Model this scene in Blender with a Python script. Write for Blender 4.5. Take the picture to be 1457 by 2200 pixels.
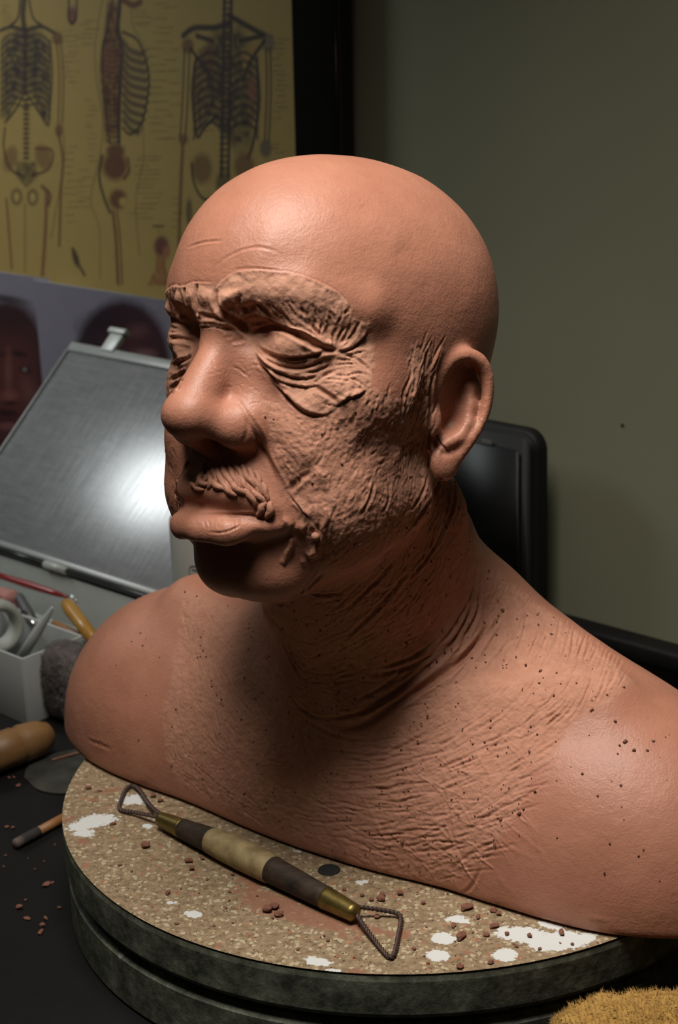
import bpy, bmesh, math, random
import numpy as np
from mathutils import Vector, Matrix
from mathutils.bvhtree import BVHTree

# ------------------------------------------------------------------ camera
for o in list(bpy.data.objects): bpy.data.objects.remove(o)
SC = bpy.context.scene
COL = SC.collection
A = np.array
rad = math.radians
FPX = 3667.0
PITCH, ROLL = rad(17.895), rad(-2.0)
CAM = A([-0.0326, -0.9092, 0.4632])
FW = A([0, math.cos(PITCH), -math.sin(PITCH)])
_r = A([1.0, 0, 0]); _u = np.cross(_r, FW)
RT = math.cos(ROLL)*_r + math.sin(ROLL)*_u
UP = -math.sin(ROLL)*_r + math.cos(ROLL)*_u
cd = bpy.data.cameras.new('camera'); cam = bpy.data.objects.new('camera', cd); COL.objects.link(cam)
cd.sensor_fit = 'VERTICAL'; cd.sensor_height = 36.0; cd.sensor_width = 24.0; cd.lens = FPX*36/2200
cd.clip_start = .02; cd.clip_end = 50
cd.dof.use_dof = True; cd.dof.focus_distance = .86; cd.dof.aperture_fstop = 14
cam.matrix_world = Matrix(((RT[0], UP[0], -FW[0], CAM[0]), (RT[1], UP[1], -FW[1], CAM[1]), (RT[2], UP[2], -FW[2], CAM[2]), (0, 0, 0, 1)))
SC.camera = cam
SC.view_settings.view_transform = 'Standard'; SC.view_settings.look = 'None'
SC.view_settings.exposure = 0.0; SC.view_settings.gamma = 1.0; SC.view_settings.use_curve_mapping = False

# ------------------------------------------------------------------ world and lamps
W = bpy.data.worlds.new('room_air'); SC.world = W; W.use_nodes = True
W.node_tree.nodes['Background'].inputs[0].default_value = (1.0, .93, .60, 1)
W.node_tree.nodes['Background'].inputs[1].default_value = .012

def lamp(name, kind, loc, aim, power, color, **kw):
    l = bpy.data.lights.new(name, kind); o = bpy.data.objects.new(name, l); COL.objects.link(o)
    l.energy = power; l.color = color
    for k, v in kw.items(): setattr(l, k, v)
    o.location = loc
    o.rotation_euler = (Vector(aim)-Vector(loc)).to_track_quat('-Z', 'Y').to_euler()
    return o
lamp('bench_light', 'AREA', (-.09, -.29, 1.0), (.04, -.12, .20), 2.35, (1.0, .93, .86), shape='RECTANGLE', size=.26, size_y=.50, spread=rad(74))
lamp('side_lamp', 'AREA', (-1.09, .78, .95), (-.40, .75, .15), 1.4, (.95, .99, 1.0), shape='DISK', size=.36, spread=rad(66))
lamp('overhead_fill', 'AREA', (-.45, .25, 1.9), (-.45, .25, 0), 2.4, (1.0, .98, .88), shape='RECTANGLE', size=.3, size_y=1.2)  # added fill from above, brightens the white bottle and things at left

# ------------------------------------------------------------------ helpers
def ray(px):
    px = np.asarray(px, float)
    d = FW + ((px[..., 0]-728.5)/FPX)[..., None]*RT - ((px[..., 1]-1100)/FPX)[..., None]*UP
    return d/np.linalg.norm(d, axis=-1, keepdims=True)
def project(X):
    d = np.asarray(X)-CAM; z = d@FW
    return np.stack([728.5+FPX*(d@RT)/z, 1100-FPX*(d@UP)/z], -1)
def on_z(px, z):
    d = ray(A(px, float)); return CAM+d*((z-CAM[2])/d[2])
def on_plane(px, n, dist):
    d = ray(A(px, float)); return CAM+d*((dist-n@CAM)/(d@n))[..., None]

def _hash(ix, iy, iz, seed):
    h = (ix*374761393 + iy*668265263 + iz*2147483647 + seed*974634777) & 0xffffffff
    h = ((h ^ (h >> 13))*1274126177) & 0xffffffff
    return ((h ^ (h >> 16)) & 0xffff)/65535.0
def vnoise(p, freq, seed=0):
    q = np.asarray(p, float)*freq; i = np.floor(q).astype(np.int64); f = q-i; f = f*f*(3-2*f)
    out = 0
    for dx in (0, 1):
        for dy in (0, 1):
            for dz in (0, 1):
                w = (f[:, 0] if dx else 1-f[:, 0])*(f[:, 1] if dy else 1-f[:, 1])*(f[:, 2] if dz else 1-f[:, 2])
                out = out + w*_hash(i[:, 0]+dx, i[:, 1]+dy, i[:, 2]+dz, seed)
    return out*2-1
def fbm(p, freq, oct=3, seed=0):
    s = 0; a = 1
    for k in range(oct): s = s+a*vnoise(p, freq*2**k, seed+k*7); a *= .5
    return s

def smin(a, b, k):
    h = np.clip(.5+.5*(b-a)/k, 0, 1); return b+(a-b)*h-k*h*(1-h)
def smax(a, b, k): return -smin(-a, -b, k)

# ---- materials
class NT:
    def __init__(s, name):
        s.m = bpy.data.materials.new(name); s.m.use_nodes = True
        s.t = s.m.node_tree; s.b = s.t.nodes['Principled BSDF']
    def n(s, typ, **kw):
        x = s.t.nodes.new(typ)
        for k, v in kw.items():
            if k.startswith('i_'):
                key = k[2:]; key = int(key) if key.isdigit() else key
                x.inputs[key].default_value = v
            else: setattr(x, k, v)
        return x
    def l(s, a, b): s.t.links.new(a, b)
    def coord(s, kind='Object', scale=(1, 1, 1)):
        c = s.n('ShaderNodeTexCoord'); mp = s.n('ShaderNodeMapping'); mp.inputs['Scale'].default_value = scale
        s.l(c.outputs[kind], mp.inputs[0]); return mp.outputs[0]
    def noise(s, co, scale, detail=4, rough=.6):
        x = s.n('ShaderNodeTexNoise'); x.inputs['Scale'].default_value = scale; x.inputs['Detail'].default_value = detail; x.inputs['Roughness'].default_value = rough
        s.l(co, x.inputs['Vector']); return x.outputs[0]
    def ramp(s, fac, stops):
        x = s.n('ShaderNodeValToRGB'); e = x.color_ramp.elements
        while len(e) < len(stops): e.new(.5)
        for el, (p, c) in zip(e, stops): el.position = p; el.color = (*c, 1) if len(c) == 3 else c
        s.l(fac, x.inputs[0]); return x.outputs[0]
    def mix(s, fac, a, b, blend='MIX'):
        x = s.n('ShaderNodeMix', data_type='RGBA', blend_type=blend)
        for sock, v in ((x.inputs[0], fac), (x.inputs[6], a), (x.inputs[7], b)):
            if isinstance(v, (int, float)): sock.default_value = v
            elif isinstance(v, tuple): sock.default_value = (*v, 1)
            else: s.l(v, sock)
        return x.outputs[2]
    def math(s, op, a, b=None):
        x = s.n('ShaderNodeMath', operation=op)
        for sock, v in ((x.inputs[0], a), (x.inputs[1], b)):
            if v is None: continue
            if isinstance(v, (int, float)): sock.default_value = v
            else: s.l(v, sock)
        return x.outputs[0]
    def bump(s, h, strength=.3, dist=.001, prev=None):
        x = s.n('ShaderNodeBump'); x.inputs['Strength'].default_value = strength; x.inputs['Distance'].default_value = dist
        s.l(h, x.inputs['Height'])
        if prev is not None: s.l(prev, x.inputs['Normal'])
        s.l(x.outputs[0], s.b.inputs['Normal']); return x.outputs[0]
    def set(s, **kw):
        for k, v in kw.items():
            k = k.replace('_', ' ')
            sock = s.b.inputs[k]
            if isinstance(v, tuple): sock.default_value = (*v, 1) if len(v) == 3 else v
            elif isinstance(v, (int, float)): sock.default_value = v
            else: s.l(v, sock)
        return s.m
MATS = {}
def mat(name, c1, c2=None, scale=60, rough=.6, bump=.2, bscale=300, metal=0, stretch=(1, 1, 1), detail=4, **kw):
    if name in MATS: return MATS[name]
    t = NT(name); co = t.coord('Object', stretch)
    c2 = c2 or tuple(x*.8 for x in c1)
    t.set(Base_Color=t.ramp(t.noise(co, scale, detail), [(.3, c2), (.7, c1)]), Roughness=rough, Metallic=metal, **kw)
    if bump: t.bump(t.noise(co, bscale, 3), bump, .0006)
    MATS[name] = t.m; return t.m

# ---- scene objects
def tag(o, label=None, cat=None, group=None, kind=None):
    if label: o['label'] = label
    if cat: o['category'] = cat
    if group: o['group'] = group
    if kind: o['kind'] = kind
    return o
def empty(name, loc=(0, 0, 0), label=None, cat=None, group=None, rot=(0, 0, 0)):
    o = bpy.data.objects.new(name, None); COL.objects.link(o); o.location = loc; o.rotation_euler = rot
    o.empty_display_size = .01
    return tag(o, label, cat, group)
def obj(name, me, m, parent=None, loc=None, rot=None, smooth=True):
    if isinstance(me, bmesh.types.BMesh):
        b = me; me = bpy.data.meshes.new(name); b.to_mesh(me); b.free()
    o = bpy.data.objects.new(name, me); COL.objects.link(o)
    if m is not None and not me.materials: me.materials.append(m)
    if smooth: me.polygons.foreach_set('use_smooth', [True]*len(me.polygons))
    if parent is not None: o.parent = parent
    if loc is not None: o.location = loc
    if rot is not None: o.rotation_euler = rot
    return o
def pymesh(name, v, f):
    me = bpy.data.meshes.new(name); me.from_pydata([tuple(map(float, x)) for x in v], [], [tuple(map(int, x)) for x in f]); me.update(); return me
def grid_mesh(name, v, quads, extra=None):
    """fast mesh from numpy verts (n,3), quads (m,4), optional list of n-gons"""
    loops = quads.reshape(-1); starts = np.arange(len(quads))*4; tot = np.full(len(quads), 4)
    if extra:
        el = np.concatenate([A(e) for e in extra]); n = A([len(e) for e in extra])
        st = len(loops)+np.concatenate([[0], np.cumsum(n)[:-1]])
        loops = np.concatenate([loops, el]); starts = np.concatenate([starts, st]); tot = np.concatenate([tot, n])
    me = bpy.data.meshes.new(name)
    me.vertices.add(len(v)); me.vertices.foreach_set('co', np.ascontiguousarray(v, np.float32).ravel())
    me.loops.add(len(loops)); me.loops.foreach_set('vertex_index', loops.astype(np.int32))
    me.polygons.add(len(starts)); me.polygons.foreach_set('loop_start', starts.astype(np.int32))
    me.update(calc_edges=True); me.validate()
    return me
def attr(me, name, vals):
    a = me.attributes.new(name, 'FLOAT', 'POINT'); a.data.foreach_set('value', np.ascontiguousarray(vals, np.float32))
def attr_col(me, name, rgb):
    a = me.attributes.new(name, 'FLOAT_COLOR', 'POINT'); c = np.ones((len(rgb), 4), np.float32); c[:, :3] = rgb; a.data.foreach_set('color', c.ravel())
def box(sx, sy, sz, bev=.001, seg=2, c=(0, 0, 0)):
    b = bmesh.new(); bmesh.ops.create_cube(b, size=1)
    bmesh.ops.scale(b, vec=(sx, sy, sz), verts=b.verts); bmesh.ops.translate(b, vec=c, verts=b.verts)
    if bev: bmesh.ops.bevel(b, geom=list(b.edges), offset=bev, segments=seg, affect='EDGES', profile=.5)
    return b
def lathe(prof, seg=48, cap=True):
    """prof: list of (radius, z)"""
    b = bmesh.new(); rings = []
    for r, z in prof:
        rings.append([b.verts.new((r*math.cos(2*math.pi*k/seg), r*math.sin(2*math.pi*k/seg), z)) for k in range(seg)])
    for i in range(len(rings)-1):
        for k in range(seg): b.faces.new((rings[i][k], rings[i][(k+1) % seg], rings[i+1][(k+1) % seg], rings[i+1][k]))
    if cap:
        b.faces.new(list(reversed(rings[0]))); b.faces.new(rings[-1])
    bmesh.ops.recalc_face_normals(b, faces=b.faces)
    return b
def catmull(P, n=6):
    P = np.asarray(P, float)
    if len(P) < 3: 
        t = np.linspace(0, 1, n+1)[:, None]; return P[0]*(1-t)+P[-1]*t
    Q = np.concatenate([[2*P[0]-P[1]], P, [2*P[-1]-P[-2]]]); out = []
    for i in range(1, len(Q)-2):
        for t in np.linspace(0, 1, n, endpoint=False):
            a, b, c, d = Q[i-1:i+3]
            out.append(.5*(2*b+(c-a)*t+(2*a-5*b+4*c-d)*t*t+(3*b-a-3*c+d)*t**3))
    out.append(P[-1]); return A(out)
def sweep(P, radii, seg=10, twist=None):
    """tube along P (n,3) with radii, closed round ends"""
    P = np.asarray(P, float); n = len(P); R = np.broadcast_to(np.asarray(radii, float), (n,))
    T = np.gradient(P, axis=0); T /= np.linalg.norm(T, axis=1, keepdims=True)+1e-12
    N = np.cross(T[0], (0, 0, 1.0) if abs(T[0][2]) < .9 else (1.0, 0, 0)); N /= np.linalg.norm(N)
    b = bmesh.new(); rings = []
    for i in range(n):
        N = N-T[i]*(N@T[i]); N /= np.linalg.norm(N)+1e-12; Bn = np.cross(T[i], N)
        ring = []
        for k in range(seg):
            a = 2*math.pi*k/seg+(twist[i] if twist is not None else 0)
            ring.append(b.verts.new(P[i]+R[i]*(math.cos(a)*N+math.sin(a)*Bn)))
        rings.append(ring)
    for i in range(n-1):
        for k in range(seg): b.faces.new((rings[i][k], rings[i][(k+1) % seg], rings[i+1][(k+1) % seg], rings[i+1][k]))
    for ring, s, e in ((rings[0], -1, 0), (rings[-1], 1, -1)):
        v = b.verts.new(P[e]+s*T[e]*R[e]*.6)
        for k in range(seg): b.faces.new((ring[k], ring[(k+1) % seg], v) if s > 0 else (ring[(k+1) % seg], ring[k], v))
    bmesh.ops.recalc_face_normals(b, faces=b.faces)
    return b
def axes_rot(x, z):
    """rotation matrix whose local X is x and local Z is close to z"""
    x = Vector(x).normalized(); z = Vector(z); y = z.cross(x).normalized(); z = x.cross(y)
    return Matrix((x, y, z)).transposed()
def place(o, loc, R):
    m = (R.to_4x4() if isinstance(R, Matrix) else Matrix([list(map(float, r)) for r in R]).to_4x4()); m.translation = Vector(loc); o.matrix_world = m
    return o
def inpoly(P, poly):
    poly = np.asarray(poly, float); x, y = P[:, 0], P[:, 1]; ins = np.zeros(len(P), bool); j = len(poly)-1
    for i in range(len(poly)):
        xi, yi = poly[i]; xj, yj = poly[j]
        ins ^= ((yi > y) != (yj > y)) & (x < (xj-xi)*(y-yi)/((yj-yi) if yj != yi else 1e-9)+xi); j = i
    return ins

# ------------------------------------------------------------------ the setting
ZT = -.062                                   # worktop height; turntable top is z = 0
WD = A([math.cos(rad(-43)), math.sin(rad(-43)), 0.0])      # along the wall, to the right
WN = A([-WD[1], WD[0], 0.0])                 # into the wall
WDIST = .381
W0 = WN*WDIST
def wall_pt(a, z, off=0.0):                  # a along the wall, off in front of it
    return W0+WD*a-WN*off+A([0, 0, z])
def wall_uv(px, off=0.0):
    P = on_plane(px, WN, WDIST-off); return np.stack([(P-W0)@WD, P[..., 2]], -1)
RW = Matrix((tuple(WD), tuple(WN), (0, 0, 1))).transposed()     # local x along wall, y into wall

t = NT('olive_wall_paint'); co = t.coord()
t.set(Base_Color=t.ramp(t.noise(co, 2.2, 3), [(.35, (.172, .176, .114)), (.65, (.2, .204, .134))]), Roughness=.55)
t.bump(t.noise(co, 420, 2), .12, .0004); M_WALL = t.m
M_TABLE = mat('black_worktop', (.007, .0065, .006), (.004, .004, .004), 40, rough=.6, bump=.15, bscale=500, Specular_IOR_Level=.2)
M_FLOOR = mat('dark_floor', (.02, .018, .016), None, 12, rough=.8)
o = tag(obj('wall_back', box(5.0, .06, 3.4, 0), M_WALL, smooth=False), kind='structure'); place(o, wall_pt(0, .8, -.03), RW)
o = tag(obj('floor', box(6, 6, .04, 0), M_FLOOR, smooth=False), kind='structure'); o.location = (0, -1.6, -.9)
dep = WDIST+.187
wt = obj('worktop', box(2.6, dep, .034, .012, 4), M_TABLE); place(wt, W0-WN*(dep/2)+A([-.1, 0, ZT-.017]), RW)
wb = empty('workbench', (0, 0, ZT), 'long black workbench pushed against the olive wall', 'table')
wt.parent = wb; wt.matrix_parent_inverse = Matrix.Translation((0, 0, -ZT))
u = obj('back_rail', box(2.6, .022, .016, .003, 2), M_TABLE); place(u, wall_pt(-.1, ZT+.008, .0112), RW); u.parent = wb; u.matrix_parent_inverse = Matrix.Translation((0, 0, -ZT))
u = obj('front_trim', box(2.6, .014, .038, .0065, 4), mat('worn_edge_trim', (.035, .034, .028), (.02, .02, .017), 50, rough=.55, bump=.2)); place(u, W0-WN*(dep+.0066)+A([-.1, 0, ZT-.0175]), RW); u.parent = wb; u.matrix_parent_inverse = Matrix.Translation((0, 0, -ZT))
for a, off in ((-1.2, .06), (1.1, .06), (-1.2, .5), (1.1, .5)):
    l = obj('leg', box(.05, .05, .785, .004), M_TABLE); place(l, wall_pt(a, ZT-.034-.3925, off), RW); l.parent = wb; l.matrix_parent_inverse = Matrix.Translation((0, 0, -ZT))
nl = lathe([(.0012, 0), (.0012, .0008), (.0007, .0012)], 10); o = obj('wall_nail', nl, mat('dark_nail', (.03, .028, .02), rough=.4, metal=.6))
p = on_plane(A([1338., 913.]), WN, WDIST); place(o, p, Matrix((tuple(WD), (0, 0, 1), tuple(-WN))).transposed()); tag(o, 'tiny dark nail in the bare olive wall right of the bust', 'nail')

# ------------------------------------------------------------------ the bust: a signed distance body, meshed, then worked with strokes
YAW = rad(-37)
def _rx(a): c, s = math.cos(a), math.sin(a); return A([[1, 0, 0], [0, c, -s], [0, s, c]])
def _ry(a): c, s = math.cos(a), math.sin(a); return A([[c, 0, s], [0, 1, 0], [-s, 0, c]])
def _rz(a): c, s = math.cos(a), math.sin(a); return A([[c, -s, 0], [s, c, 0], [0, 0, 1]])
BR = _rz(YAW)                                                   # bust frame -> world
HB = _rz(rad(-4))@_rx(rad(-18))@_ry(rad(-4)); HT = A([.012, -.096, .149]); HS = .98
def b2h(p): return ((p-HT)@HB)*(100/HS)
def h2b(p): return (A(p)*(HS/100))@HB.T+HT
F32 = np.float32
def ell(p, c, r, R=None):
    q = p-A(c, F32)
    if R is not None: q = q@A(R, F32)
    r = A(r, F32); k0 = np.sqrt(((q/r)**2).sum(-1))+1e-6; k1 = np.sqrt(((q/(r*r))**2).sum(-1))+1e-6
    return k0*(k0-1)/k1
def cone(p, a, b, ra, rb):
    a = A(a, F32); b = A(b, F32); d = b-a; h = np.clip(((p-a)@d)/(d@d), 0, 1)
    return np.sqrt(((p-a-h[:, None]*d)**2).sum(-1))-(ra+(rb-ra)*h)
def tube(p, pts, rs, k=0.0):
    d = None
    for i in range(len(pts)-1):
        e = cone(p, pts[i], pts[i+1], rs[i], rs[i+1])
        d = e if d is None else (np.minimum(d, e) if k == 0 else smin(d, e, k))
    return d
def head(p):
    """signed distance in the head frame, cm: x subject's left, -y forward, z up, chin at 0"""
    m=p.copy(); m[:,0]=np.abs(m[:,0])
    d=ell(p,(0,-.2,14.3),(7.35,8.9,8.6))                       # braincase
    d=smin(d,ell(p,(0,-3.5,15.8),(6.0,7.1,6.2)),2.2)            # forehead
    d=smin(d,ell(p,(0,1.7,16.4),(6.5,6.3,6.1)),2.0)             # crown
    d=smin(d,ell(p,(0,-3.0,8.2),(5.9,5.2,7.0)),2.5)             # face block
    d=smin(d,ell(m,(4.6,-4.0,10.3),(1.6,2.4,1.7),_rz(rad(35))),2.4)   # cheekbone
    d=smin(d,cone(m,(4.7,.2,5.8),(1.8,-4.9,1.7),1.75,1.6),2.2)   # jaw
    d=smin(d,ell(m,(4.5,-3.6,5.6),(2.0,3.2,3.2)),1.5)           # cheek / jowl
    d=smin(d,ell(p,(0,-5.6,1.8),(2.1,1.75,1.75)),1.3)          # chin
    d=smin(d,ell(p,(0,-5.7,5.2),(3.4,3.3,3.0)),1.5)             # muzzle
    # brow ridge
    d=smin(d,tube(m,[(0,-8.75,14.5),(1.6,-8.6,14.6),(3.6,-7.55,15.0),(5.6,-5.5,14.7)],[1.0,1.05,1.0,.8],.4),1.2)
    # eye sockets
    d=smax(d,-ell(m,(2.9,-9.8,12.9),(1.7,1.6,1.0)),1.1)
    d=smin(d,ell(m,(3.5,-7.0,12.6),(1.95,1.55,1.2),_rz(rad(22))),.35)  # closed lids over the ball
    d=smin(d,ell(m,(3.8,-6.2,10.9),(1.7,1.1,.9),_rz(rad(32))),.9)  # bags
    # nose
    n=cone(p,(0,-8.75,13.0),(0,-10.55,9.0),.75,1.2)
    n=smin(n,ell(p,(0,-10.7,8.65),(1.4,1.35,1.15)),.5)
    n=smin(n,cone(m,(.85,-7.95,12.2),(1.75,-8.0,9.1),.8,1.25),1.0)
    a=ell(m,(1.55,-8.95,8.25),(.85,1.3,.95),_rz(rad(-14)))
    n=smin(n,a,1.1)
    n=smin(n,cone(p,(0,-10.4,7.7),(0,-9.0,7.2),.45,.5),.4)
    d=smin(d,n,.55)
    d=smax(d,-ell(m,(.85,-9.5,7.25),(.5,.95,.75),_rz(rad(-12))),.25)   # nostrils
    # lips
    d=smin(d,tube(m,[(0,-8.8,5.4),(1.3,-8.55,5.25),(3.1,-7.0,4.7)],[.78,.76,.4],.3),.5)
    d=smin(d,tube(m,[(0,-8.95,3.35),(1.4,-8.55,3.4),(3.1,-7.0,4.0)],[.84,.8,.36],.3),.4)
    d=smax(d,-tube(m,[(0,-9.75,4.2),(1.4,-9.4,4.22),(3.25,-7.6,4.2)],[.2,.2,.14]),.25)
    d=smax(d,-tube(m,[(0,-8.6,2.4),(1.5,-8.0,2.5)],[.5,.4]),.7)       # mentolabial fold
    # nasolabial cheek mass
    d=smin(d,ell(m,(3.7,-6.3,8.3),(1.4,1.5,2.0),_ry(rad(-15))),1.2)
    return d

def ear(p):
    """ear, head frame, left side (call with |x|)"""
    # ear plane frame: origin at canal; a=back axis, b=up, n=out
    o=A([6.65,.2,10.15])
    ang=rad(21)   # flare from the skull
    back=A([np.sin(ang),np.cos(ang),0]); upv=A([.0, -.06, 1.0]); upv/=np.linalg.norm(upv)
    out=np.cross(back,upv); 
    if out[0]<0: out=-out
    back=np.cross(upv,out)*1.0
    if back[1]<0: back=-back
    q=np.stack([(p-o)@back,(p-o)@upv,(p-o)@out],-1).astype(p.dtype)
    # q: (back, up, out)
    hel=[(-.25,.5,.1),(-.45,1.6,.3),(-.1,2.6,.45),(.75,3.15,.5),(1.75,2.95,.5),(2.35,2.2,.5),(2.5,1.1,.5),(2.3,0,.45),(1.8,-1.0,.35),(1.3,-1.9,.15)]
    r=[.25,.3,.36,.42,.42,.36,.32,.3,.3,.3]
    hel=catmull(hel,3);r=np.interp(np.linspace(0,9,len(hel)),np.arange(10),r)
    d=tube(q,hel,r,.12)
    d=smin(d,ell(q,(1.05,.7,-.45),(2.0,2.75,.55)),.35)              # back shell
    d=smax(d,-ell(q,(.95,1.0,.5),(1.3,1.95,.75)),.2)             # bowl
    d=smin(d,ell(q,(.6,-2.3,.0),(.85,.95,.42)),.4)               # lobe
    d=smin(d,tube(q,[(1.3,2.3,-.25),(1.75,1.6,-.1),(1.85,.7,.05),(1.65,-.2,.15),(1.15,-.95,.2),(.5,-1.3,.2)],[.2,.28,.32,.34,.34,.3],.2),.2)
    d=smin(d,ell(q,(-.35,-.2,.2),(.4,.8,.42)),.2)                # tragus
    d=smax(d,-ell(q,(.65,.1,.1),(.7,.85,.8)),.2)                 # concha
    return d

def torso(b):
    """bust frame, cm, base plane z=0"""
    m=b.copy(); m[:,0]=np.abs(m[:,0])
    d=ell(b,(0,0,1.0),(21,9.9,10.8))
    d=smin(d,ell(m,(15.4,-1.2,.3),(8.8,7.2,8.4)),4.0)           # shoulders
    d=smin(d,cone(m,(3.5,2.2,10.2),(11.5,0.2,6.0),2.8,1.8),5.0)     # trapezius
    d=smin(d,cone(m,(1.6,-6.0,7.2),(14,-2.0,9.4),1.0,1.0),2.5)   # clavicle
    return d

def bust(pb):
    pb = pb.astype(F32); h = b2h(pb).astype(F32)
    d = np.sqrt(((h-A([0, -1, 11], F32))**2).sum(-1))-13.5
    near = d < 1.5; hn = h[near]
    if len(hn):
        dn = head(hn); m = hn.copy(); m[:, 0] = np.abs(m[:, 0])
        n2 = np.sqrt(((m-A([8., 2, 10.8], F32))**2).sum(-1)) < 5.2; mm = m[n2]
        if len(mm): dn[n2] = smin(dn[n2], ear(mm), .35)
        d[near] = dn
    d[~near] = np.maximum(d[~near], 1); d = d*HS
    c = pb*100; t = torso(c); m = c.copy(); m[:, 0] = np.abs(m[:, 0])
    t = smin(t, cone(c, (0, 1.2, 6), (0, -4.7, 18), 6.8, 6.0), 2.6)
    t = smin(t, cone(m, (5.0, -3.2, 18.5), (1.5, -6.5, 8.5), 1.1, 1.0), 1.6)
    d = smin(d, t, 1.6)
    return smax(d, -c[:, 2], .4)/100

def surface_nets(fn, lo, hi, h, levels=3):
    n0 = np.ceil((A(hi)-A(lo))/(h*2**levels)).astype(int)+1
    D = None
    for lv in range(levels, -1, -1):
        s = h*2**lv
        if D is None:
            shp = tuple(n0); idx = np.stack(np.meshgrid(*[np.arange(k) for k in shp], indexing='ij'), -1).reshape(-1, 3)
            D = fn(A(lo)+idx*s).reshape(shp)
        else:
            mk = np.abs(D) < 2*s*1.5
            for ax in range(3):
                m2 = mk.copy(); sl = [slice(None)]*3; sr = [slice(None)]*3; sl[ax] = slice(1, None); sr[ax] = slice(None, -1)
                m2[tuple(sl)] |= mk[tuple(sr)]; m2[tuple(sr)] |= mk[tuple(sl)]; mk = m2
            for ax in range(3): mk = np.repeat(mk, 2, ax); D = np.repeat(D, 2, ax)
            idx = np.argwhere(mk); D[mk] = fn(A(lo)+idx*s)
    sg = D < 0; nx, ny, nz = D.shape
    c = [sg[i:nx-1+i, j:ny-1+j, k:nz-1+k] for i in (0, 1) for j in (0, 1) for k in (0, 1)]
    tot = sum(x.astype(np.int8) for x in c); act = (tot > 0) & (tot < 8)
    cells = np.argwhere(act); vid = np.full(act.shape, -1, np.int32); vid[act] = np.arange(len(cells))
    off = A([(i, j, k) for i in (0, 1) for j in (0, 1) for k in (0, 1)])
    val = np.stack([D[cells[:, 0]+o[0], cells[:, 1]+o[1], cells[:, 2]+o[2]] for o in off], 1)
    acc = np.zeros((len(cells), 3)); cnt = np.zeros(len(cells))
    for a in range(8):
        for b in range(a+1, 8):
            if np.abs(off[a]-off[b]).sum() != 1: continue
            x = (val[:, a] < 0) != (val[:, b] < 0); va, vb = val[x, a], val[x, b]; t = va/(va-vb)
            acc[x] += off[a]+(off[b]-off[a])*t[:, None]; cnt[x] += 1
    V = A(lo)+(cells+acc/cnt[:, None])*h
    Q = []
    for ax in range(3):
        o1, o2 = [(1, 2), (2, 0), (0, 1)][ax]
        s0 = [slice(None)]*3; s1 = [slice(None)]*3; s0[ax] = slice(None, -1); s1[ax] = slice(1, None)
        ch = sg[tuple(s0)] != sg[tuple(s1)]
        e = np.argwhere(ch); ok = (e[:, o1] > 0) & (e[:, o2] > 0) & (e[:, o1] < vid.shape[o1]) & (e[:, o2] < vid.shape[o2]) ; e = e[ok]
        def g(d1, d2):
            q = e.copy(); q[:, o1] += d1; q[:, o2] += d2; return vid[q[:, 0], q[:, 1], q[:, 2]]
        quad = np.stack([g(-1, -1), g(0, -1), g(0, 0), g(-1, 0)], 1)
        flip = ~sg[e[:, 0], e[:, 1], e[:, 2]]; quad[flip] = quad[flip][:, ::-1]
        Q.append(quad[(quad >= 0).all(1)])
    return V, np.concatenate(Q)

def smooth(V, edges, it, lam=.5):
    n = len(V); deg = np.bincount(edges.ravel(), minlength=n)[:, None]
    for _ in range(it):
        s = np.stack([np.bincount(edges[:, 0], V[edges[:, 1], k], n)+np.bincount(edges[:, 1], V[edges[:, 0], k], n) for k in range(3)], 1)
        V = V+lam*(s/np.maximum(deg, 1)-V)
    return V
def q_edges(Q):
    e = np.concatenate([Q[:, [0, 1]], Q[:, [1, 2]], Q[:, [2, 3]], Q[:, [3, 0]]]); return np.unique(np.sort(e, 1), axis=0)
def normals(V, Q):
    fn = np.cross(V[Q[:, 2]]-V[Q[:, 0]], V[Q[:, 3]]-V[Q[:, 1]]); N = np.zeros_like(V)
    for k in range(4):
        for ax in range(3): N[:, ax] += np.bincount(Q[:, k], fn[:, ax], len(V))
    return N/(np.linalg.norm(N, axis=1, keepdims=True)+1e-12)

V, Q = surface_nets(bust, (-.27, -.24, -.006), (.27, .15, .40), .0013)
V = smooth(V, q_edges(Q), 3, .5)
Vw = V@BR.T; Nw = normals(Vw, Q)
# --- refine the worked areas (face, neck, chest) with every quad split in four; neighbours become n-gons
fc = Vw[Q].mean(1); fnrm = Nw[Q].mean(1); px = project(fc)
facing = (fnrm*(CAM-fc)).sum(1) > -.25*np.linalg.norm(CAM-fc, axis=1)
WORK = [(320, 560), (480, 480), (620, 520), (800, 580), (900, 680), (1080, 720), (1080, 1010), (1040, 1170), (1160, 1270), (1300, 1370), (1400, 1480), (1300, 1560), (1200, 1640), (1130, 1780), (1020, 1930), (880, 1920), (600, 1830), (380, 1720), (330, 1620), (345, 1500), (380, 1230), (420, 1220), (360, 1150), (330, 900)]
ref = facing & inpoly(px, WORK)
RQ = Q[ref]; e4 = np.stack([RQ, np.roll(RQ, -1, 1)], -1).reshape(-1, 2); ek = np.sort(e4, 1)
key = ek[:, 0].astype(np.int64)*len(V)+ek[:, 1]; uk, inv = np.unique(key, return_inverse=True)
ev = np.stack([uk//len(V), uk % len(V)], 1); nV = len(V)
mid = nV+inv.reshape(-1, 4); cen = nV+len(uk)+np.arange(len(RQ))
V2 = np.concatenate([Vw, Vw[ev].mean(1), Vw[RQ].mean(1)])
Q2 = np.concatenate([np.stack([RQ[:, k], mid[:, k], cen, mid[:, (k+3) % 4]], 1) for k in range(4)])
KQ = Q[~ref]; kk = np.sort(np.stack([KQ, np.roll(KQ, -1, 1)], -1), -1); kkey = kk[..., 0].astype(np.int64)*nV+kk[..., 1]
pos = np.searchsorted(uk, kkey); pos[pos >= len(uk)] = 0; has = uk[pos] == kkey
ng = has.any(1); extra = []
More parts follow.
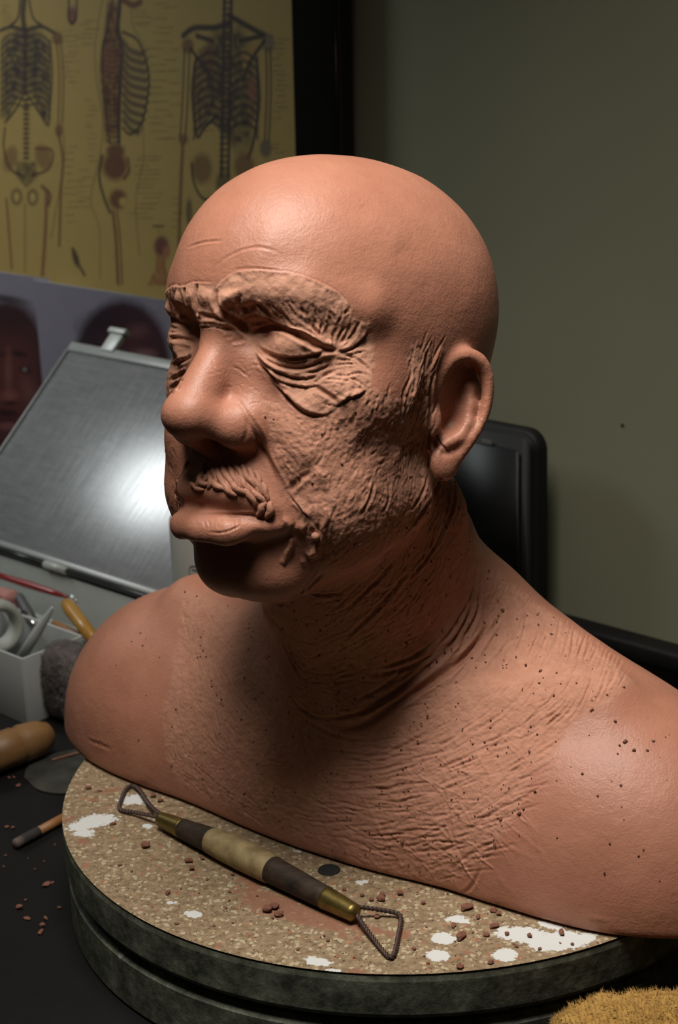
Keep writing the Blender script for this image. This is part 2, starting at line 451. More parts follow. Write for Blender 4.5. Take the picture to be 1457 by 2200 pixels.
for q, hh, pp in zip(KQ[ng], has[ng], pos[ng]):
    l = []
    for k in range(4):
        l.append(int(q[k]))
        if hh[k]: l.append(int(nV+pp[k]))
    extra.append(l)
KQ = KQ[~ng]
QA = np.concatenate([KQ, Q2])
Vn = V2.copy(); fixed = np.zeros(len(V2), bool); fixed[np.unique(Q[~ref])] = True; fixed[nV+np.unique(pos[has])] = True
rv = np.setdiff1d(np.unique(Q2), np.where(fixed)[0]); qe = q_edges(Q2)
for _ in range(2): sm = smooth(Vn, qe, 1, .45); Vn[rv] = sm[rv]
V = Vn
N = normals(V, np.concatenate([Q2, Q[~ref]]))
BVH = BVHTree.FromPolygons([tuple(v) for v in Vw], [tuple(map(int, q)) for q in Q])
def cast(pxs):
    out = []
    for d in ray(A(pxs, float)):
        h = BVH.ray_cast(Vector(CAM), Vector(d))
        out.append((tuple(h[0]), tuple(h[1])) if h[0] is not None else None)
    return out

CELL = .004
gk = np.floor(V/CELL).astype(np.int64)+1000; gid = (gk[:, 0]*4096+gk[:, 1])*4096+gk[:, 2]
order = np.argsort(gid, kind='stable'); sg_ = gid[order]
def near_idx(P, r):
    k = int(math.ceil(r/CELL)); c = np.unique(np.floor(P/CELL).astype(np.int64)+1000, axis=0)
    rr = np.arange(-k, k+1); o = np.stack(np.meshgrid(rr, rr, rr, indexing='ij'), -1).reshape(-1, 3)
    c = np.unique((c[:, None]+o[None]).reshape(-1, 3), axis=0); ids = (c[:, 0]*4096+c[:, 1])*4096+c[:, 2]
    a = np.searchsorted(sg_, ids, 'left'); b = np.searchsorted(sg_, ids, 'right')
    ok = b > a
    return np.concatenate([order[x:y] for x, y in zip(a[ok], b[ok])]) if ok.any() else np.zeros(0, int)
DISP = np.zeros(len(V))
def stroke3(P, Nn, mode, w, d, side=1, taper=.5):
    """P (m,3) world points on the skin, w and d in mm"""
    w *= .001; d *= .001
    if len(P) < 2: return
    idx = near_idx(P, w*2.6)
    if len(idx) == 0: return
    X = V[idx]; best = np.full(len(X), 1e9); bi = np.zeros(len(X), int)
    for c in range(0, len(P), 64):
        dd = ((X[:, None]-P[None, c:c+64])**2).sum(-1); j = dd.argmin(1); v = dd[np.arange(len(X)), j]
        u = v < best; best[u] = v[u]; bi[u] = j[u]+c
    T = np.gradient(P, axis=0); T /= np.linalg.norm(T, axis=1, keepdims=True)+1e-12
    s = np.sqrt(best); u = bi/(len(P)-1)
    ok = (N[idx]*Nn[bi]).sum(1) > .05
    amp = np.clip(np.minimum(u, 1-u)*2/(taper if w < .003 else 1.0), 0, 1); amp = amp*amp*(3-2*amp) if w > .003 else amp**.7
    if mode == 'G': f = -np.exp(-(s/w)**2)+.35*np.exp(-((s-1.9*w)/(.8*w))**2)
    elif mode == 'R': f = np.exp(-(s/w)**2)
    elif mode == 'V': f = -np.exp(-(s/w)**2)
    else:                                                          # F: fold, the side to the left of the stroke stands proud
        lat = ((X-P[bi])*np.cross(Nn[bi], T[bi])).sum(1)*side
        f = np.where(lat > 0, np.exp(-(lat/w)**2), np.exp(-(lat/(.22*w))**2)*1.0)
        f = f-.8*np.exp(-((lat+.35*w)/(.28*w))**2)
        f = f*np.exp(-np.maximum(s-np.abs(lat), 0)**2/(w*w)*2)
    DISP[idx] += f*d*amp*ok
CROP = {1: (300, 300, 1.821), 2: (300, 550, 2.914), 3: (300, 850, 2.914), 4: (650, 650, 3.238), 5: (300, 1200, 1.821), 6: (150, 1200, 3.238), 7: (850, 1150, 2.4), 0: (0, 0, 1.0)}
def topx(c, pts):
    x, y, s = CROP[c]; p = A(pts, float)/s; p[:, 0] += x; p[:, 1] += y; return p
def skin(pxs, step=1.6):
    """pixel polyline -> runs of 3D points and normals on the body"""
    c = catmull(pxs, 8); L = np.concatenate([[0], np.cumsum(np.linalg.norm(np.diff(c, axis=0), axis=1))]); n = max(int(L[-1]/step), 3)
    t = np.linspace(0, L[-1], n); c = np.stack([np.interp(t, L, c[:, 0]), np.interp(t, L, c[:, 1])], 1)
    runs = []; cur = []
    for h in cast(c):
        if h is None or (cur and math.dist(h[0], cur[-1][0]) > .006):
            if len(cur) > 2: runs.append(cur)
            cur = []
            if h is None: continue
        cur.append(h)
    if len(cur) > 2: runs.append(cur)
    return [(A([h[0] for h in r]), A([h[1] for h in r])) for r in runs]
MX = np.diag([-1.0, 1, 1])
def mirror(P):
    """head-symmetric counterpart of world points, dropped back onto the skin"""
    h = b2h(P@BR); h[:, 0] *= -1; w = (h*(HS/100))@HB.T+HT; w = w@BR.T
    r = [BVH.find_nearest(Vector(p)) for p in w]
    return A([tuple(x[0]) for x in r]), A([tuple(x[1]) for x in r])
def S(c, mode, w, d, pts, side=1, mir=False, taper=.5):
    for P, n in skin(topx(c, pts)):
        stroke3(P, n, mode, w, d, side, taper)
        if mir:
            P2, n2 = mirror(P); stroke3(P2, n2, mode, w, d, -side, taper)
# --- left brow: roll of added clay, bulb at its inner end, hook below it
S(2, 'R', 6.5, 3.0, [(530, 215), (545, 270), (590, 330)], taper=.2)
S(2, 'R', 8.5, 2.0, [(600, 230), (720, 190), (900, 210), (1080, 260), (1220, 350), (1290, 440)], taper=.35)
S(2, 'R', 4.0, 1.6, [(760, 330), (880, 360), (1010, 420), (1110, 480), (1200, 520)], taper=.5)
S(2, 'F', 3.0, 2.4, [(600, 415), (680, 385), (760, 372), (850, 400), (940, 440), (1030, 490), (1110, 540), (1180, 580), (1240, 595)], taper=.35)
S(2, 'V', 2.6, 2.0, [(640, 380), (690, 345), (740, 335)], taper=.4)
S(2, 'G', 1.1, 1.3, [(700, 310), (745, 320), (800, 360), (850, 400)])
S(2, 'G', .9, .9, [(640, 250), (620, 300), (640, 350), (690, 370)])
S(2, 'F', 1.4, .35, [(470, 300), (480, 220), (520, 170), (600, 115), (720, 105), (860, 110), (1000, 135), (1120, 180), (1220, 230), (1290, 300), (1330, 380)], side=-1, taper=.2)
S(2, 'G', 1.5, 2.2, [(478, 215), (478, 270), (490, 325), (530, 375), (600, 420), (660, 470), (700, 515)], taper=.4)
S(2, 'V', 3.0, 1.4, [(560, 395), (630, 430), (690, 480), (720, 520)], taper=.5)
# brow underside wrinkles fanning to the outer corner
for pts in ([(760, 380), (850, 420), (950, 465), (1040, 520), (1110, 570)], [(720, 410), (800, 425), (880, 450), (960, 490), (1050, 545)], [(700, 430), (760, 430), (830, 440)],
            [(860, 330), (940, 400), (1020, 470), (1100, 540)], [(980, 400), (1060, 480), (1130, 540), (1200, 575)], [(1010, 380), (1090, 470), (1150, 540)],
            [(1180, 440), (1170, 500), (1190, 560)], [(1230, 460), (1215, 520), (1215, 580)], [(1290, 450), (1250, 520), (1225, 585)], [(1330, 430), (1290, 510), (1240, 580)],
            [(1370, 425), (1350, 500), (1290, 565), (1235, 595)], [(1140, 430), (1140, 490), (1165, 550)], [(1100, 400), (1100, 460), (1135, 530)]):
    S(2, 'G', .8, .8, pts, mir=False)
S(2, 'F', 2.2, 1.2, [(1235, 600), (1310, 590), (1370, 550), (1430, 480)], taper=.4)
S(2, 'F', 1.8, .9, [(1250, 575), (1320, 530), (1370, 460), (1390, 425)], side=-1, taper=.4)
# --- left eye: crease above the lid, slit, lower lid lines, bags
S(2, 'G', 1.3, 2.0, [(690, 515), (730, 490), (790, 465), (860, 462), (940, 490), (1010, 525), (1080, 562), (1160, 592), (1250, 602)], taper=.3)
S(2, 'R', 7.0, 2.2, [(770, 545), (860, 560), (960, 585), (1060, 600)], taper=.5)
S(2, 'G', .9, 1.4, [(715, 545), (760, 600), (830, 632), (920, 648), (1010, 652), (1090, 640), (1160, 615), (1240, 602)], taper=.3)
S(2, 'G', .7, .8, [(735, 580), (790, 630), (870, 662), (970, 676), (1060, 668), (1130, 640)])
S(2, 'F', 2.0, 1.3, [(722, 600), (790, 668), (860, 705), (940, 725), (1020, 725), (1100, 702), (1190, 650)], side=-1, taper=.4)
S(2, 'G', .8, .9, [(945, 715), (1020, 722), (1100, 702), (1170, 672), (1200, 650)])
S(2, 'G', .7, .7, [(1000, 742), (1080, 737), (1150, 715), (1192, 690)])
S(2, 'F', 2.0, 1.2, [(725, 612), (765, 662), (830, 710), (900, 745), (970, 768), (1040, 772), (1120, 755)], side=1, taper=.4)
S(2, 'F', 2.0, 1.3, [(735, 632), (770, 695), (825, 748), (895, 792), (975, 818), (1060, 828), (1110, 818)], side=1, taper=.4)
S(2, 'G', 1.0, 1.2, [(740, 650), (782, 716), (832, 776), (884, 828), (940, 862)])
S(2, 'R', 5.0, 2.2, [(960, 870), (1060, 910), (1150, 930), (1210, 920)], taper=.6)
S(2, 'R', 5.0, 1.6, [(1150, 800), (1250, 830), (1330, 840), (1400, 830)], taper=.6)
S(2, 'F', 3.2, 2.4, [(745, 668), (800, 745), (855, 810), (905, 858), (945, 900), (995, 950), (1055, 990), (1120, 1003), (1185, 988), (1240, 945)], side=1, taper=.35)
S(2, 'G', 1.0, 1.1, [(1085, 825), (1150, 862), (1215, 905), (1250, 930)])
S(2, 'F', 2.2, 1.4, [(1225, 955), (1300, 905), (1370, 880), (1420, 845)], side=1)
S(2, 'G', .8, .8, [(1090, 815), (1140, 775), (1190, 745), (1240, 735)])
S(2, 'G', .7, .7, [(1250, 612), (1340, 650), (1400, 690), (1450, 745)])
S(2, 'G', .6, .6, [(1200, 752), (1290, 765), (1370, 745), (1430, 760)])
S(2, 'G', .5, .5, [(1220, 700), (1300, 690), (1380, 690)]); S(2, 'G', .5, .5, [(1230, 660), (1310, 665), (1370, 680)]); S(2, 'G', .5, .5, [(1150, 780), (1250, 790), (1330, 800)])
S(2, 'G', .6, .7, [(1300, 770), (1370, 800), (1420, 840)]); S(2, 'F', 1.2, .6, [(1270, 640), (1350, 615), (1420, 600)], side=1)
# --- root of the nose
for pts in ([(345, 400), (440, 402), (520, 418), (610, 455)], [(370, 440), (470, 440), (560, 462), (650, 480)], [(350, 372), (420, 385), (500, 395)], [(520, 480), (585, 500), (655, 520)], [(540, 510), (600, 525), (655, 530)], [(570, 545), (620, 545), (665, 532)], [(505, 462), (580, 482), (640, 498)]):
    S(2, 'G', .9, .9, pts)
S(2, 'F', 1.6, 1.0, [(365, 470), (380, 452), (470, 448), (540, 470)], side=1, taper=.3)
# --- glabella: upright folds
S(2, 'R', 3.6, 1.8, [(415, 190), (410, 270), (415, 350)], taper=.3); S(2, 'R', 3.0, 1.8, [(325, 190), (320, 270), (330, 340)], taper=.3)
S(2, 'G', 1.1, 1.6, [(362, 185), (355, 260), (357, 330), (362, 385)], taper=.3); S(2, 'G', 1.1, 1.6, [(280, 210), (288, 260), (300, 315), (330, 375)], taper=.3)
S(2, 'R', 3.2, 2.0, [(230, 210), (250, 290), (290, 370)], taper=.3); S(2, 'G', 1.2, 1.8, [(195, 220), (205, 300), (245, 370), (300, 410)], taper=.3)
S(2, 'R', 3.4, 2.0, [(160, 250), (180, 330), (230, 390)], taper=.3); S(2, 'G', 1.3, 1.7, [(125, 320), (165, 375), (230, 420), (300, 440)], taper=.3)
S(2, 'F', 1.5, .4, [(130, 290), (200, 205), (270, 205), (340, 180), (460, 185)], side=-1, taper=.2)
S(2, 'V', 3.5, 2.6, [(250, 420), (300, 455), (335, 490)], taper=.5)
# --- right eye
S(2, 'G', 1.1, 1.4, [(108, 548), (175, 528), (245, 528), (310, 542), (345, 552)], taper=.3); S(2, 'G', .8, .9, [(110, 500), (170, 490), (240, 490)]); S(2, 'G', .8, .9, [(120, 460), (180, 455), (250, 470)])
S(2, 'R', 6.0, 2.0, [(150, 600), (220, 610), (290, 590)], taper=.4); S(2, 'G', 1.1, 1.5, [(145, 685), (200, 702), (260, 680), (325, 635)], taper=.3)
for pts in ([(165, 720), (230, 722), (300, 690)], [(180, 790), (235, 770), (290, 730)], [(185, 845), (230, 820), (275, 785)], [(190, 880), (225, 860), (255, 830)]): S(2, 'G', .9, 1.1, pts)
# --- forehead lines
S(1, 'G', .7, .45, [(185, 430), (240, 412), (290, 405), (325, 405)]); S(1, 'G', .7, .3, [(300, 505), (340, 470), (400, 440), (470, 430), (550, 450)]); S(1, 'G', .5, .25, [(340, 520), (420, 510), (520, 520), (600, 540)])
S(1, 'G', .5, .2, [(650, 100), (690, 150), (760, 180), (850, 200)]); S(1, 'R', 12, .8, [(330, 480), (450, 450), (580, 480)]); S(1, 'V', 14, .8, [(330, 400), (420, 400), (520, 410)])
S(1, 'G', .5, .2, [(400, 340), (460, 330), (520, 350)]); S(1, 'V', 8, .4, [(840, 240), (860, 280), (950, 300)]); S(1, 'V', 12, .6, [(1000, 380), (1050, 440), (1060, 520)])
# --- nasolabial fold and cheek
S(3, 'F', 4.5, 1.8, [(640, 80), (690, 150), (740, 230), (780, 310), (820, 400), (865, 500), (920, 640)], side=1, taper=.6)
S(3, 'G', .9, .8, [(610, 40), (650, 90), (720, 190), (780, 300), (830, 420), (880, 530), (925, 650)], taper=.7)
S(3, 'V', 1.2, .5, [(672, 130), (680, 200), (668, 260), (640, 320)], taper=.4)
S(3, 'V', 5, 1.2, [(960, 540), (1050, 480), (1110, 400)]); S(3, 'R', 5, 1.0, [(1150, 420), (1130, 500), (1110, 600)])
S(3, 'G', 1.2, .8, [(940, 610), (1000, 540), (1070, 500)]); S(3, 'F', 2.0, .8, [(950, 640), (1040, 740), (1080, 800)], side=1)
# lip lines
rlip = random.Random(2)
for k in range(26):
    x = 320+k*13+rlip.uniform(-5, 5); y = 768+rlip.uniform(0, 30); L = rlip.uniform(25, 70); a = rlip.uniform(-6, 22)
    S(3, 'G', rlip.uniform(.3, .45), rlip.uniform(.08, .25), [(x, y), (x+a*.4, y+L*.5), (x+a, y+L)])
S(3, 'R', 5.5, 1.3, [(360, 550), (450, 520), (560, 530), (680, 590), (790, 690)])
for pts, w, d in (([(962, 895), (940, 965), (890, 1070)], 1.5, 1.3), ([(1172, 712), (1165, 800), (1142, 900), (1100, 985), (1068, 1015)], 1.6, 1.4), ([(1105, 685), (1112, 780), (1110, 830)], 1.3, 1.0), ([(1050, 1015), (1090, 990), (1120, 985)], 2.0, 1.2),
                  ([(890, 795), (920, 800), (940, 830)], 2.4, 1.2), ([(980, 830), (1015, 835), (1040, 850)], 2.6, 1.3), ([(1005, 1050), (1040, 1050)], 1.8, .8), ([(960, 680), (1010, 720), (1050, 760)], 1.2, .8), ([(1090, 500), (1130, 500), (1160, 520)], 1.1, .8), ([(1150, 520), (1155, 570), (1160, 610)], 1.0, .7), ([(1190, 740), (1195, 840), (1180, 930)], 1.0, .8), ([(1075, 690), (1070, 780), (1085, 850)], .9, .7)):
    S(3, 'R', w, d, pts, taper=.3)
S(3, 'G', .5, .5, [(430, 865), (500, 870), (570, 855), (640, 820)]); S(3, 'G', .8, .8, [(340, 745), (420, 752), (560, 760), (700, 762), (790, 790)], taper=.2)
S(3, 'V', 4, 1.0, [(640, 930), (720, 900), (820, 850)]); S(3, 'R', 5, 1.0, [(860, 780), (960, 820), (1040, 830)])
S(3, 'V', 2.2, .6, [(330, 430), (330, 520), (340, 600)])
# sideburn strips and the groove before the ear
S(4, 'R', 4.2, 1.8, [(855, 300), (810, 420), (790, 540), (760, 680), (730, 800), (690, 900)], taper=.25)
S(4, 'R', 2.4, 1.2, [(975, 320), (925, 420), (900, 540), (885, 700), (870, 850), (845, 1000)], taper=.25)
S(4, 'G', 1.0, 1.6, [(905, 480), (885, 600), (880, 750), (880, 900), (872, 1060), (870, 1170)], taper=.2)
S(4, 'G', .8, .9, [(870, 330), (850, 440), (840, 560), (860, 700)]); S(4, 'G', .7, .7, [(760, 400), (750, 520), (700, 640), (690, 760), (660, 860)])
S(4, 'G', .7, .6, [(700, 640), (690, 760), (680, 880)]); S(4, 'V', 2.0, 1.0, [(960, 1050), (1000, 1060), (1040, 1040)]); S(4, 'G', .7, .7, [(920, 920), (960, 1000), (1020, 1050)])
S(4, 'R', 5, 1.2, [(660, 960), (640, 1100), (600, 1200)]); S(4, 'V', 5, .6, [(560, 800), (480, 960), (380, 1140), (280, 1260)]); S(4, 'R', 5, 1.0, [(440, 820), (340, 960), (240, 1100)])
# --- jaw and neck folds
NF = [(5, 1.6, 1.6, [(1312, 110), (1292, 220), (1232, 330), (1150, 412), (1060, 490), (950, 560), (850, 605)]),
      (5, 1.8, 1.9, [(1372, 265), (1300, 372), (1200, 455), (1085, 525), (985, 590), (880, 655), (780, 668)]),
      (5, 1.2, 1.0, [(1340, 100), (1320, 220), (1270, 310), (1180, 400)]), (5, 1.2, .9, [(1270, 290), (1150, 385), (1000, 445), (890, 462)]),
      (5, 1.0, .8, [(1180, 310), (1060, 392), (950, 432)]), (5, 1.2, 1.0, [(1050, 60), (960, 170), (860, 270), (790, 325)]), (5, 1.0, .8, [(1000, 10), (900, 120), (800, 215)]),
      (5, 1.2, 1.0, [(720, 60), (650, 132), (540, 190)]), (5, 1.0, .9, [(640, 135), (720, 150), (800, 140)]), (5, 1.0, .7, [(590, 540), (640, 600), (720, 632), (850, 612), (930, 590)]),
      (5, 1.0, .6, [(650, 640), (780, 702), (900, 718), (945, 708)]), (5, 1.0, .7, [(1130, 690), (1040, 735), (940, 785)]), (5, 1.0, .6, [(1070, 880), (950, 912), (830, 915)]),
      (5, .9, .7, [(560, 330), (600, 420), (640, 480)]), (5, .9, .7, [(480, 200), (560, 300), (600, 380), (620, 430)]), (5, .9, .6, [(1040, 430), (960, 500), (850, 560)]),
      (4, 1.2, 1.1, [(960, 1230), (900, 1380), (800, 1520), (700, 1640), (560, 1780)]), (4, 1.0, .9, [(1060, 1250), (1050, 1420), (980, 1600), (860, 1800), (740, 1940)]),
      (4, 1.0, .8, [(880, 1200), (840, 1330), (760, 1460)]), (4, .9, .7, [(500, 1250), (470, 1380), (400, 1500)]), (4, .9, .7, [(600, 1280), (600, 1380), (560, 1480)]),
      (7, 1.3, 1.2, [(420, 180), (400, 300), (330, 440), (230, 580), (100, 700)]), (7, 1.2, 1.0, [(440, 380), (380, 500), (300, 640), (180, 740), (40, 830)]), (7, 1.5, 1.5, [(480, 480), (400, 590), (280, 690), (150, 790), (0, 880)]),
      (7, 1.0, .7, [(560, 400), (480, 520), (400, 640), (300, 760)]), (7, 1.0, .6, [(600, 540), (520, 640), (430, 740)])]
for c, w, d, pts in NF: S(c, 'G', w, d, pts, taper=.4)
S(7, 'V', 8, 2.0, [(500, 640), (580, 690), (660, 730)]); S(7, 'R', 9, 1.4, [(380, 760), (500, 790), (640, 860)])
# single scratches and nicks
S(6, 'G', .9, .8, [(120, 1270), (190, 1295), (290, 1335)]); S(7, 'G', .9, .8, [(440, 1715), (410, 1790), (370, 1840), (320, 1858)]); S(7, 'R', .6, .5, [(980, 1975), (1040, 1985), (1100, 1995)])

# --- raked and scratched areas: many short strokes that follow the form
rng = random.Random(5)
def hatch(poly, n, field, ln, w, d, mode='G', wob=.15, mir=0):
    poly = A(poly, float); x0, y0 = poly.min(0); x1, y1 = poly.max(0)
    F = A([f[:2] for f in field], float); Ang = A([[math.cos(2*rad(f[2])), math.sin(2*rad(f[2]))] for f in field])
    k = 0; tries = 0
    while k < n and tries < n*20:
        tries += 1
        p = A([rng.uniform(x0, x1), rng.uniform(y0, y1)])
        if not inpoly(p[None], poly)[0]: continue
        L = rng.uniform(*ln); pts = [p]; st = L/4; jit = rng.gauss(0, wob)
        for _ in range(4):
            q = pts[-1]; wt = 1/(((F-q)**2).sum(1)+900)**1.5; v = (Ang*wt[:, None]).sum(0); a = .5*math.atan2(v[1], v[0])+jit+rng.gauss(0, wob*.35)
            pts.append(q+A([math.cos(a), math.sin(a)])*st)
        ww = rng.uniform(*w); dd = rng.uniform(*d)
        for P, nn in skin(A(pts), 2.2):
            stroke3(P, nn, mode, ww, dd, 1, .6)
            if k < mir: P2, n2 = mirror(P); stroke3(P2, n2, mode, max(ww, 1.2), dd, 1, .6)
        k += 1
CHEST = [(395, 1270), (372, 1440), (354, 1510), (348, 1560), (360, 1640), (385, 1690), (560, 1775), (700, 1825), (850, 1885), (975, 1905), (1030, 1865), (1067, 1817), (1117, 1742), (1142, 1658), (1183, 1621), (1217, 1567), (1267, 1533), (1321, 1496), (1360, 1470), (1300, 1410), (1180, 1320), (1100, 1262), (1030, 1200), (1000, 1230), (900, 1330), (780, 1420), (700, 1480), (620, 1470), (560, 1330), (480, 1300)]
CF = [(420, 1350, 92), (400, 1550, 88), (480, 1350, 85), (450, 1650, 40), (560, 1500, 60), (600, 1700, 28), (700, 1600, 12), (750, 1780, 8), (850, 1600, -8), (900, 1750, -12), (950, 1850, -14), (1000, 1600, -28), (1050, 1700, -25), (1080, 1450, -55), (1150, 1550, -38), (1200, 1450, -62), (1280, 1450, -66), (1200, 1380, -80), (1100, 1330, -75), (1060, 1270, -62), (700, 1500, 5), (850, 1480, -18), (950, 1420, -40)]
hatch(CHEST, 680, CF, (20, 80), (.45, .7), (.08, .28), wob=.25)
hatch([(700, 1600), (1130, 1560), (1140, 1660), (1060, 1810), (960, 1890), (820, 1870), (640, 1790)], 220, CF, (30, 130), (.5, .9), (.12, .5), wob=.15)
hatch([(1100, 1400), (1300, 1400), (1330, 1480), (1230, 1560), (1120, 1600)], 110, CF, (40, 110), (.5, .8), (.25, .6), wob=.07)
hatch([(700, 1620), (1130, 1560), (1140, 1660), (1060, 1810), (960, 1890), (820, 1870)], 70, [(900, 1750, 25), (1000, 1700, 60)], (40, 150), (.4, .6), (.25, .45), 'R', .5)
NECK = [(560, 1310), (700, 1280), (820, 1220), (930, 1040), (1000, 1030), (1020, 1180), (1020, 1230), (900, 1330), (780, 1420), (700, 1490), (640, 1470)]
NFD = [(980, 1080, 84), (960, 1180, -75), (1000, 1200, -85), (900, 1250, -60), (850, 1350, -45), (760, 1300, -40), (700, 1400, -20), (620, 1380, 50)]
hatch(NECK, 380, NFD, (20, 80), (.45, .8), (.08, .3), wob=.2)
CHEEK = [(560, 860), (700, 900), (780, 830), (900, 880), (920, 1040), (900, 1130), (760, 1240), (660, 1210), (640, 1100), (600, 1030)]
CK = [(620, 950, 50), (700, 1000, -40), (780, 980, -55), (860, 950, -70), (850, 1100, -70), (750, 1150, -55), (680, 1100, 80)]
hatch(CHEEK, 380, CK, (10, 45), (.5, .9), (.08, .28), wob=.5, mir=90)
hatch(CHEEK, 180, CK, (8, 30), (.5, .8), (.08, .3), 'R', .7)
hatch([(555, 650), (640, 640), (740, 665), (770, 700), (740, 745), (660, 720), (600, 690)], 60, [(600, 660, 40), (660, 680, 50), (700, 700, 75), (740, 700, -65)], (10, 32), (.45, .7), (.25, .6), wob=.25)
hatch([(440, 800), (520, 800), (600, 880), (560, 900)], 25, [(520, 850, 10)], (8, 20), (.4, .6), (.1, .25), wob=.4)
hatch([(880, 760), (930, 760), (925, 1000), (850, 1050), (860, 900)], 140, [(900, 800, -72), (880, 900, -68), (890, 1000, -85)], (20, 60), (.4, .7), (.2, .5), wob=.12)
hatch([(430, 780), (720, 770), (780, 800), (740, 860), (680, 880), (620, 840)], 60, [(640, 820, 30), (720, 800, 5)], (10, 30), (.4, .6), (.15, .35), wob=.4)

V = V+N*DISP[:, None]
# fine unevenness of the worked clay, none on the burnished areas
PX = project(V); vis = (N*(CAM-V)).sum(1) > 0
HV = b2h(V@BR)
QE = q_edges(Q2); QD = np.maximum(np.bincount(QE.ravel(), minlength=len(V)), 1)
def mask(poly, soft=6, blur=8):
    """1 inside a polygon of the visible skin, with a soft ragged edge"""
    j = np.stack([vnoise(V, 300, 3), vnoise(V, 300, 9)], 1)*soft
    m = (inpoly(PX+j, poly) & vis).astype(float)
    for _ in range(blur): m = m*.5+.5*(np.bincount(QE[:, 0], m[QE[:, 1]], len(V))+np.bincount(QE[:, 1], m[QE[:, 0]], len(V)))/QD
    return m
FACE = topx(2, [(470, 200), (520, 165), (600, 112), (800, 108), (1000, 138), (1200, 215), (1300, 295), (1345, 400), (1440, 430), (1480, 620), (1440, 860), (1250, 980), (1080, 1010), (900, 880), (740, 665), (660, 540), (520, 475), (345, 460), (330, 640), (180, 880), (60, 700), (60, 300), (150, 210), (280, 190)])
m_face = mask(FACE, 3, 5); m_chest = mask(CHEST, 6, 14); m_neck = mask(NECK, 8, 16); m_cheek = mask(CHEEK, 8, 16)
EARP = [(880, 745), (930, 745), (930, 990), (900, 1060), (840, 1050), (870, 880)]
m_side = mask(EARP, 5)
rough = np.clip(m_face*.8+m_chest+m_neck+m_cheek+m_side, 0, 1)
V = V+N*(rough*(.00016*fbm(V, 900, 2, 1)+.00022*fbm(V, 350, 2, 4))+(m_cheek+m_side)*.00012*fbm(V, 300, 3, 8)+m_face*.00035*fbm(V, 260, 2, 17)+(.00018*fbm(V, 60, 2, 2)))[:, None]

t = NT('terracotta_modelling_clay'); co = t.coord()
pa = t.n('ShaderNodeAttribute', attribute_name='patch').outputs['Fac']; ra = t.n('ShaderNodeAttribute', attribute_name='rough').outputs['Fac']
n1 = t.noise(co, 35, 4); n2 = t.noise(co, 900, 3); n3 = t.noise(co, 180, 4)
base = t.ramp(n1, [(.3, (.37, .157, .098)), (.7, (.44, .194, .124))])
dull = t.ramp(n3, [(.3, (.39, .19, .118)), (.7, (.53, .275, .182))])
colr = t.mix(pa, base, dull); colr = t.mix(t.ramp(n2, [(.62, (0, 0, 0)), (.75, (.25, .25, .25))]), colr, (.2, .085, .05))
t.set(Base_Color=colr, Roughness=t.ramp(ra, [(0, (.46,)*3), (1, (.82,)*3)]), Specular_IOR_Level=.42)
b1 = t.bump(n2, .32, .0006); b1 = t.bump(t.noise(co, 320, 4), .32, .0008, b1); t.bump(t.noise(co, 95, 4), .16, .002, b1); M_CLAY = t.m

BUST = empty('clay_bust', (0, 0, 0), 'terracotta clay portrait bust of a bald man with closed eyes on the turntable', 'bust')
me = grid_mesh('sculpted_body', V, QA, extra)
attr(me, 'patch', np.clip(m_face+m_chest*.6+m_neck*.5+m_cheek*.55+m_side*.9, 0, 1)); attr(me, 'rough', rough)
obj('sculpted_body', me, M_CLAY, BUST); BUST.location.z = max(0, .0007-V[:, 2].min())

# ------------------------------------------------------------------ clay strands and rolls stuck on the face
def strand(c, pts, r, name, lift=.3, mirrored=False):
    out = []
    for P, n in skin(topx(c, pts), 3.0):
        if mirrored: P, n = mirror(P)
        n = n/np.linalg.norm(n, axis=1, keepdims=True)
        k = len(P); u = np.linspace(0, 1, k); rr = r*(.55+.6*np.sin(math.pi*np.clip(u*.9+.08, 0, 1)))
        P = P+n*(rr*lift)[:, None]; P[:, 0] += .0004*np.sin(u*9+r*9000)
        out.append(obj(name, sweep(P, rr, 8), M_STRAND, BUST))
    return out
M_STRAND = mat('worked_clay', (.40, .185, .115), (.30, .135, .08), 300, rough=.7, bump=.5, bscale=900)
MS = [([(440, 430), (470, 500), (482, 565)], 10), ([(470, 445), (505, 520), (540, 610)], 10), ([(505, 430), (545, 510), (590, 600)], 10), ([(545, 425), (585, 510), (625, 590)], 9), ([(415, 440), (395, 500), (375, 560), (340, 590)], 9),
      ([(400, 520), (440, 528), (455, 560), (425, 590)], 9), ([(365, 525), (395, 560), (440, 570)], 9), ([(455, 545), (490, 580), (540, 600)], 10), ([(640, 450), (680, 530), (735, 595)], 10), ([(680, 470), (722, 550), (770, 630)], 10),
      ([(730, 490), (752, 560), (790, 640)], 9), ([(650, 600), (700, 650), (722, 705)], 10), ([(700, 615), (755, 650), (780, 695)], 10), ([(785, 680), (762, 720), (742, 760)], 11), ([(822, 680), (815, 730), (796, 780)], 12),
      ([(590, 430), (640, 520), (660, 580)], 8), ([(570, 560), (610, 600), (660, 630)], 10), ([(760, 560), (790, 610), (800, 670)], 9), ([(520, 560), (560, 610), (600, 640)], 9), ([(440, 470), (430, 520), (400, 560)], 8), ([(330, 560), (360, 590), (400, 600)], 8),
      ([(620, 520), (660, 580), (700, 620)], 9), ([(700, 520), (740, 600), (760, 660)], 8)]
for pts, r in MS: strand(3, pts, r/2.914*.00043, 'moustache_strand', lift=.45)
for pts, r in MS[9:14:2]: strand(3, pts, r/2.914*.00034, 'moustache_strand', mirrored=True)
for pts, r in (([(955, 905), (938, 965), (895, 1060)], 13), ([(1170, 720), (1163, 800), (1144, 885)], 12)):
    strand(3, pts, r/2.914*.0003, 'clay_roll', lift=.35)
h = cast(topx(3, [(1105, 888)]))[0]
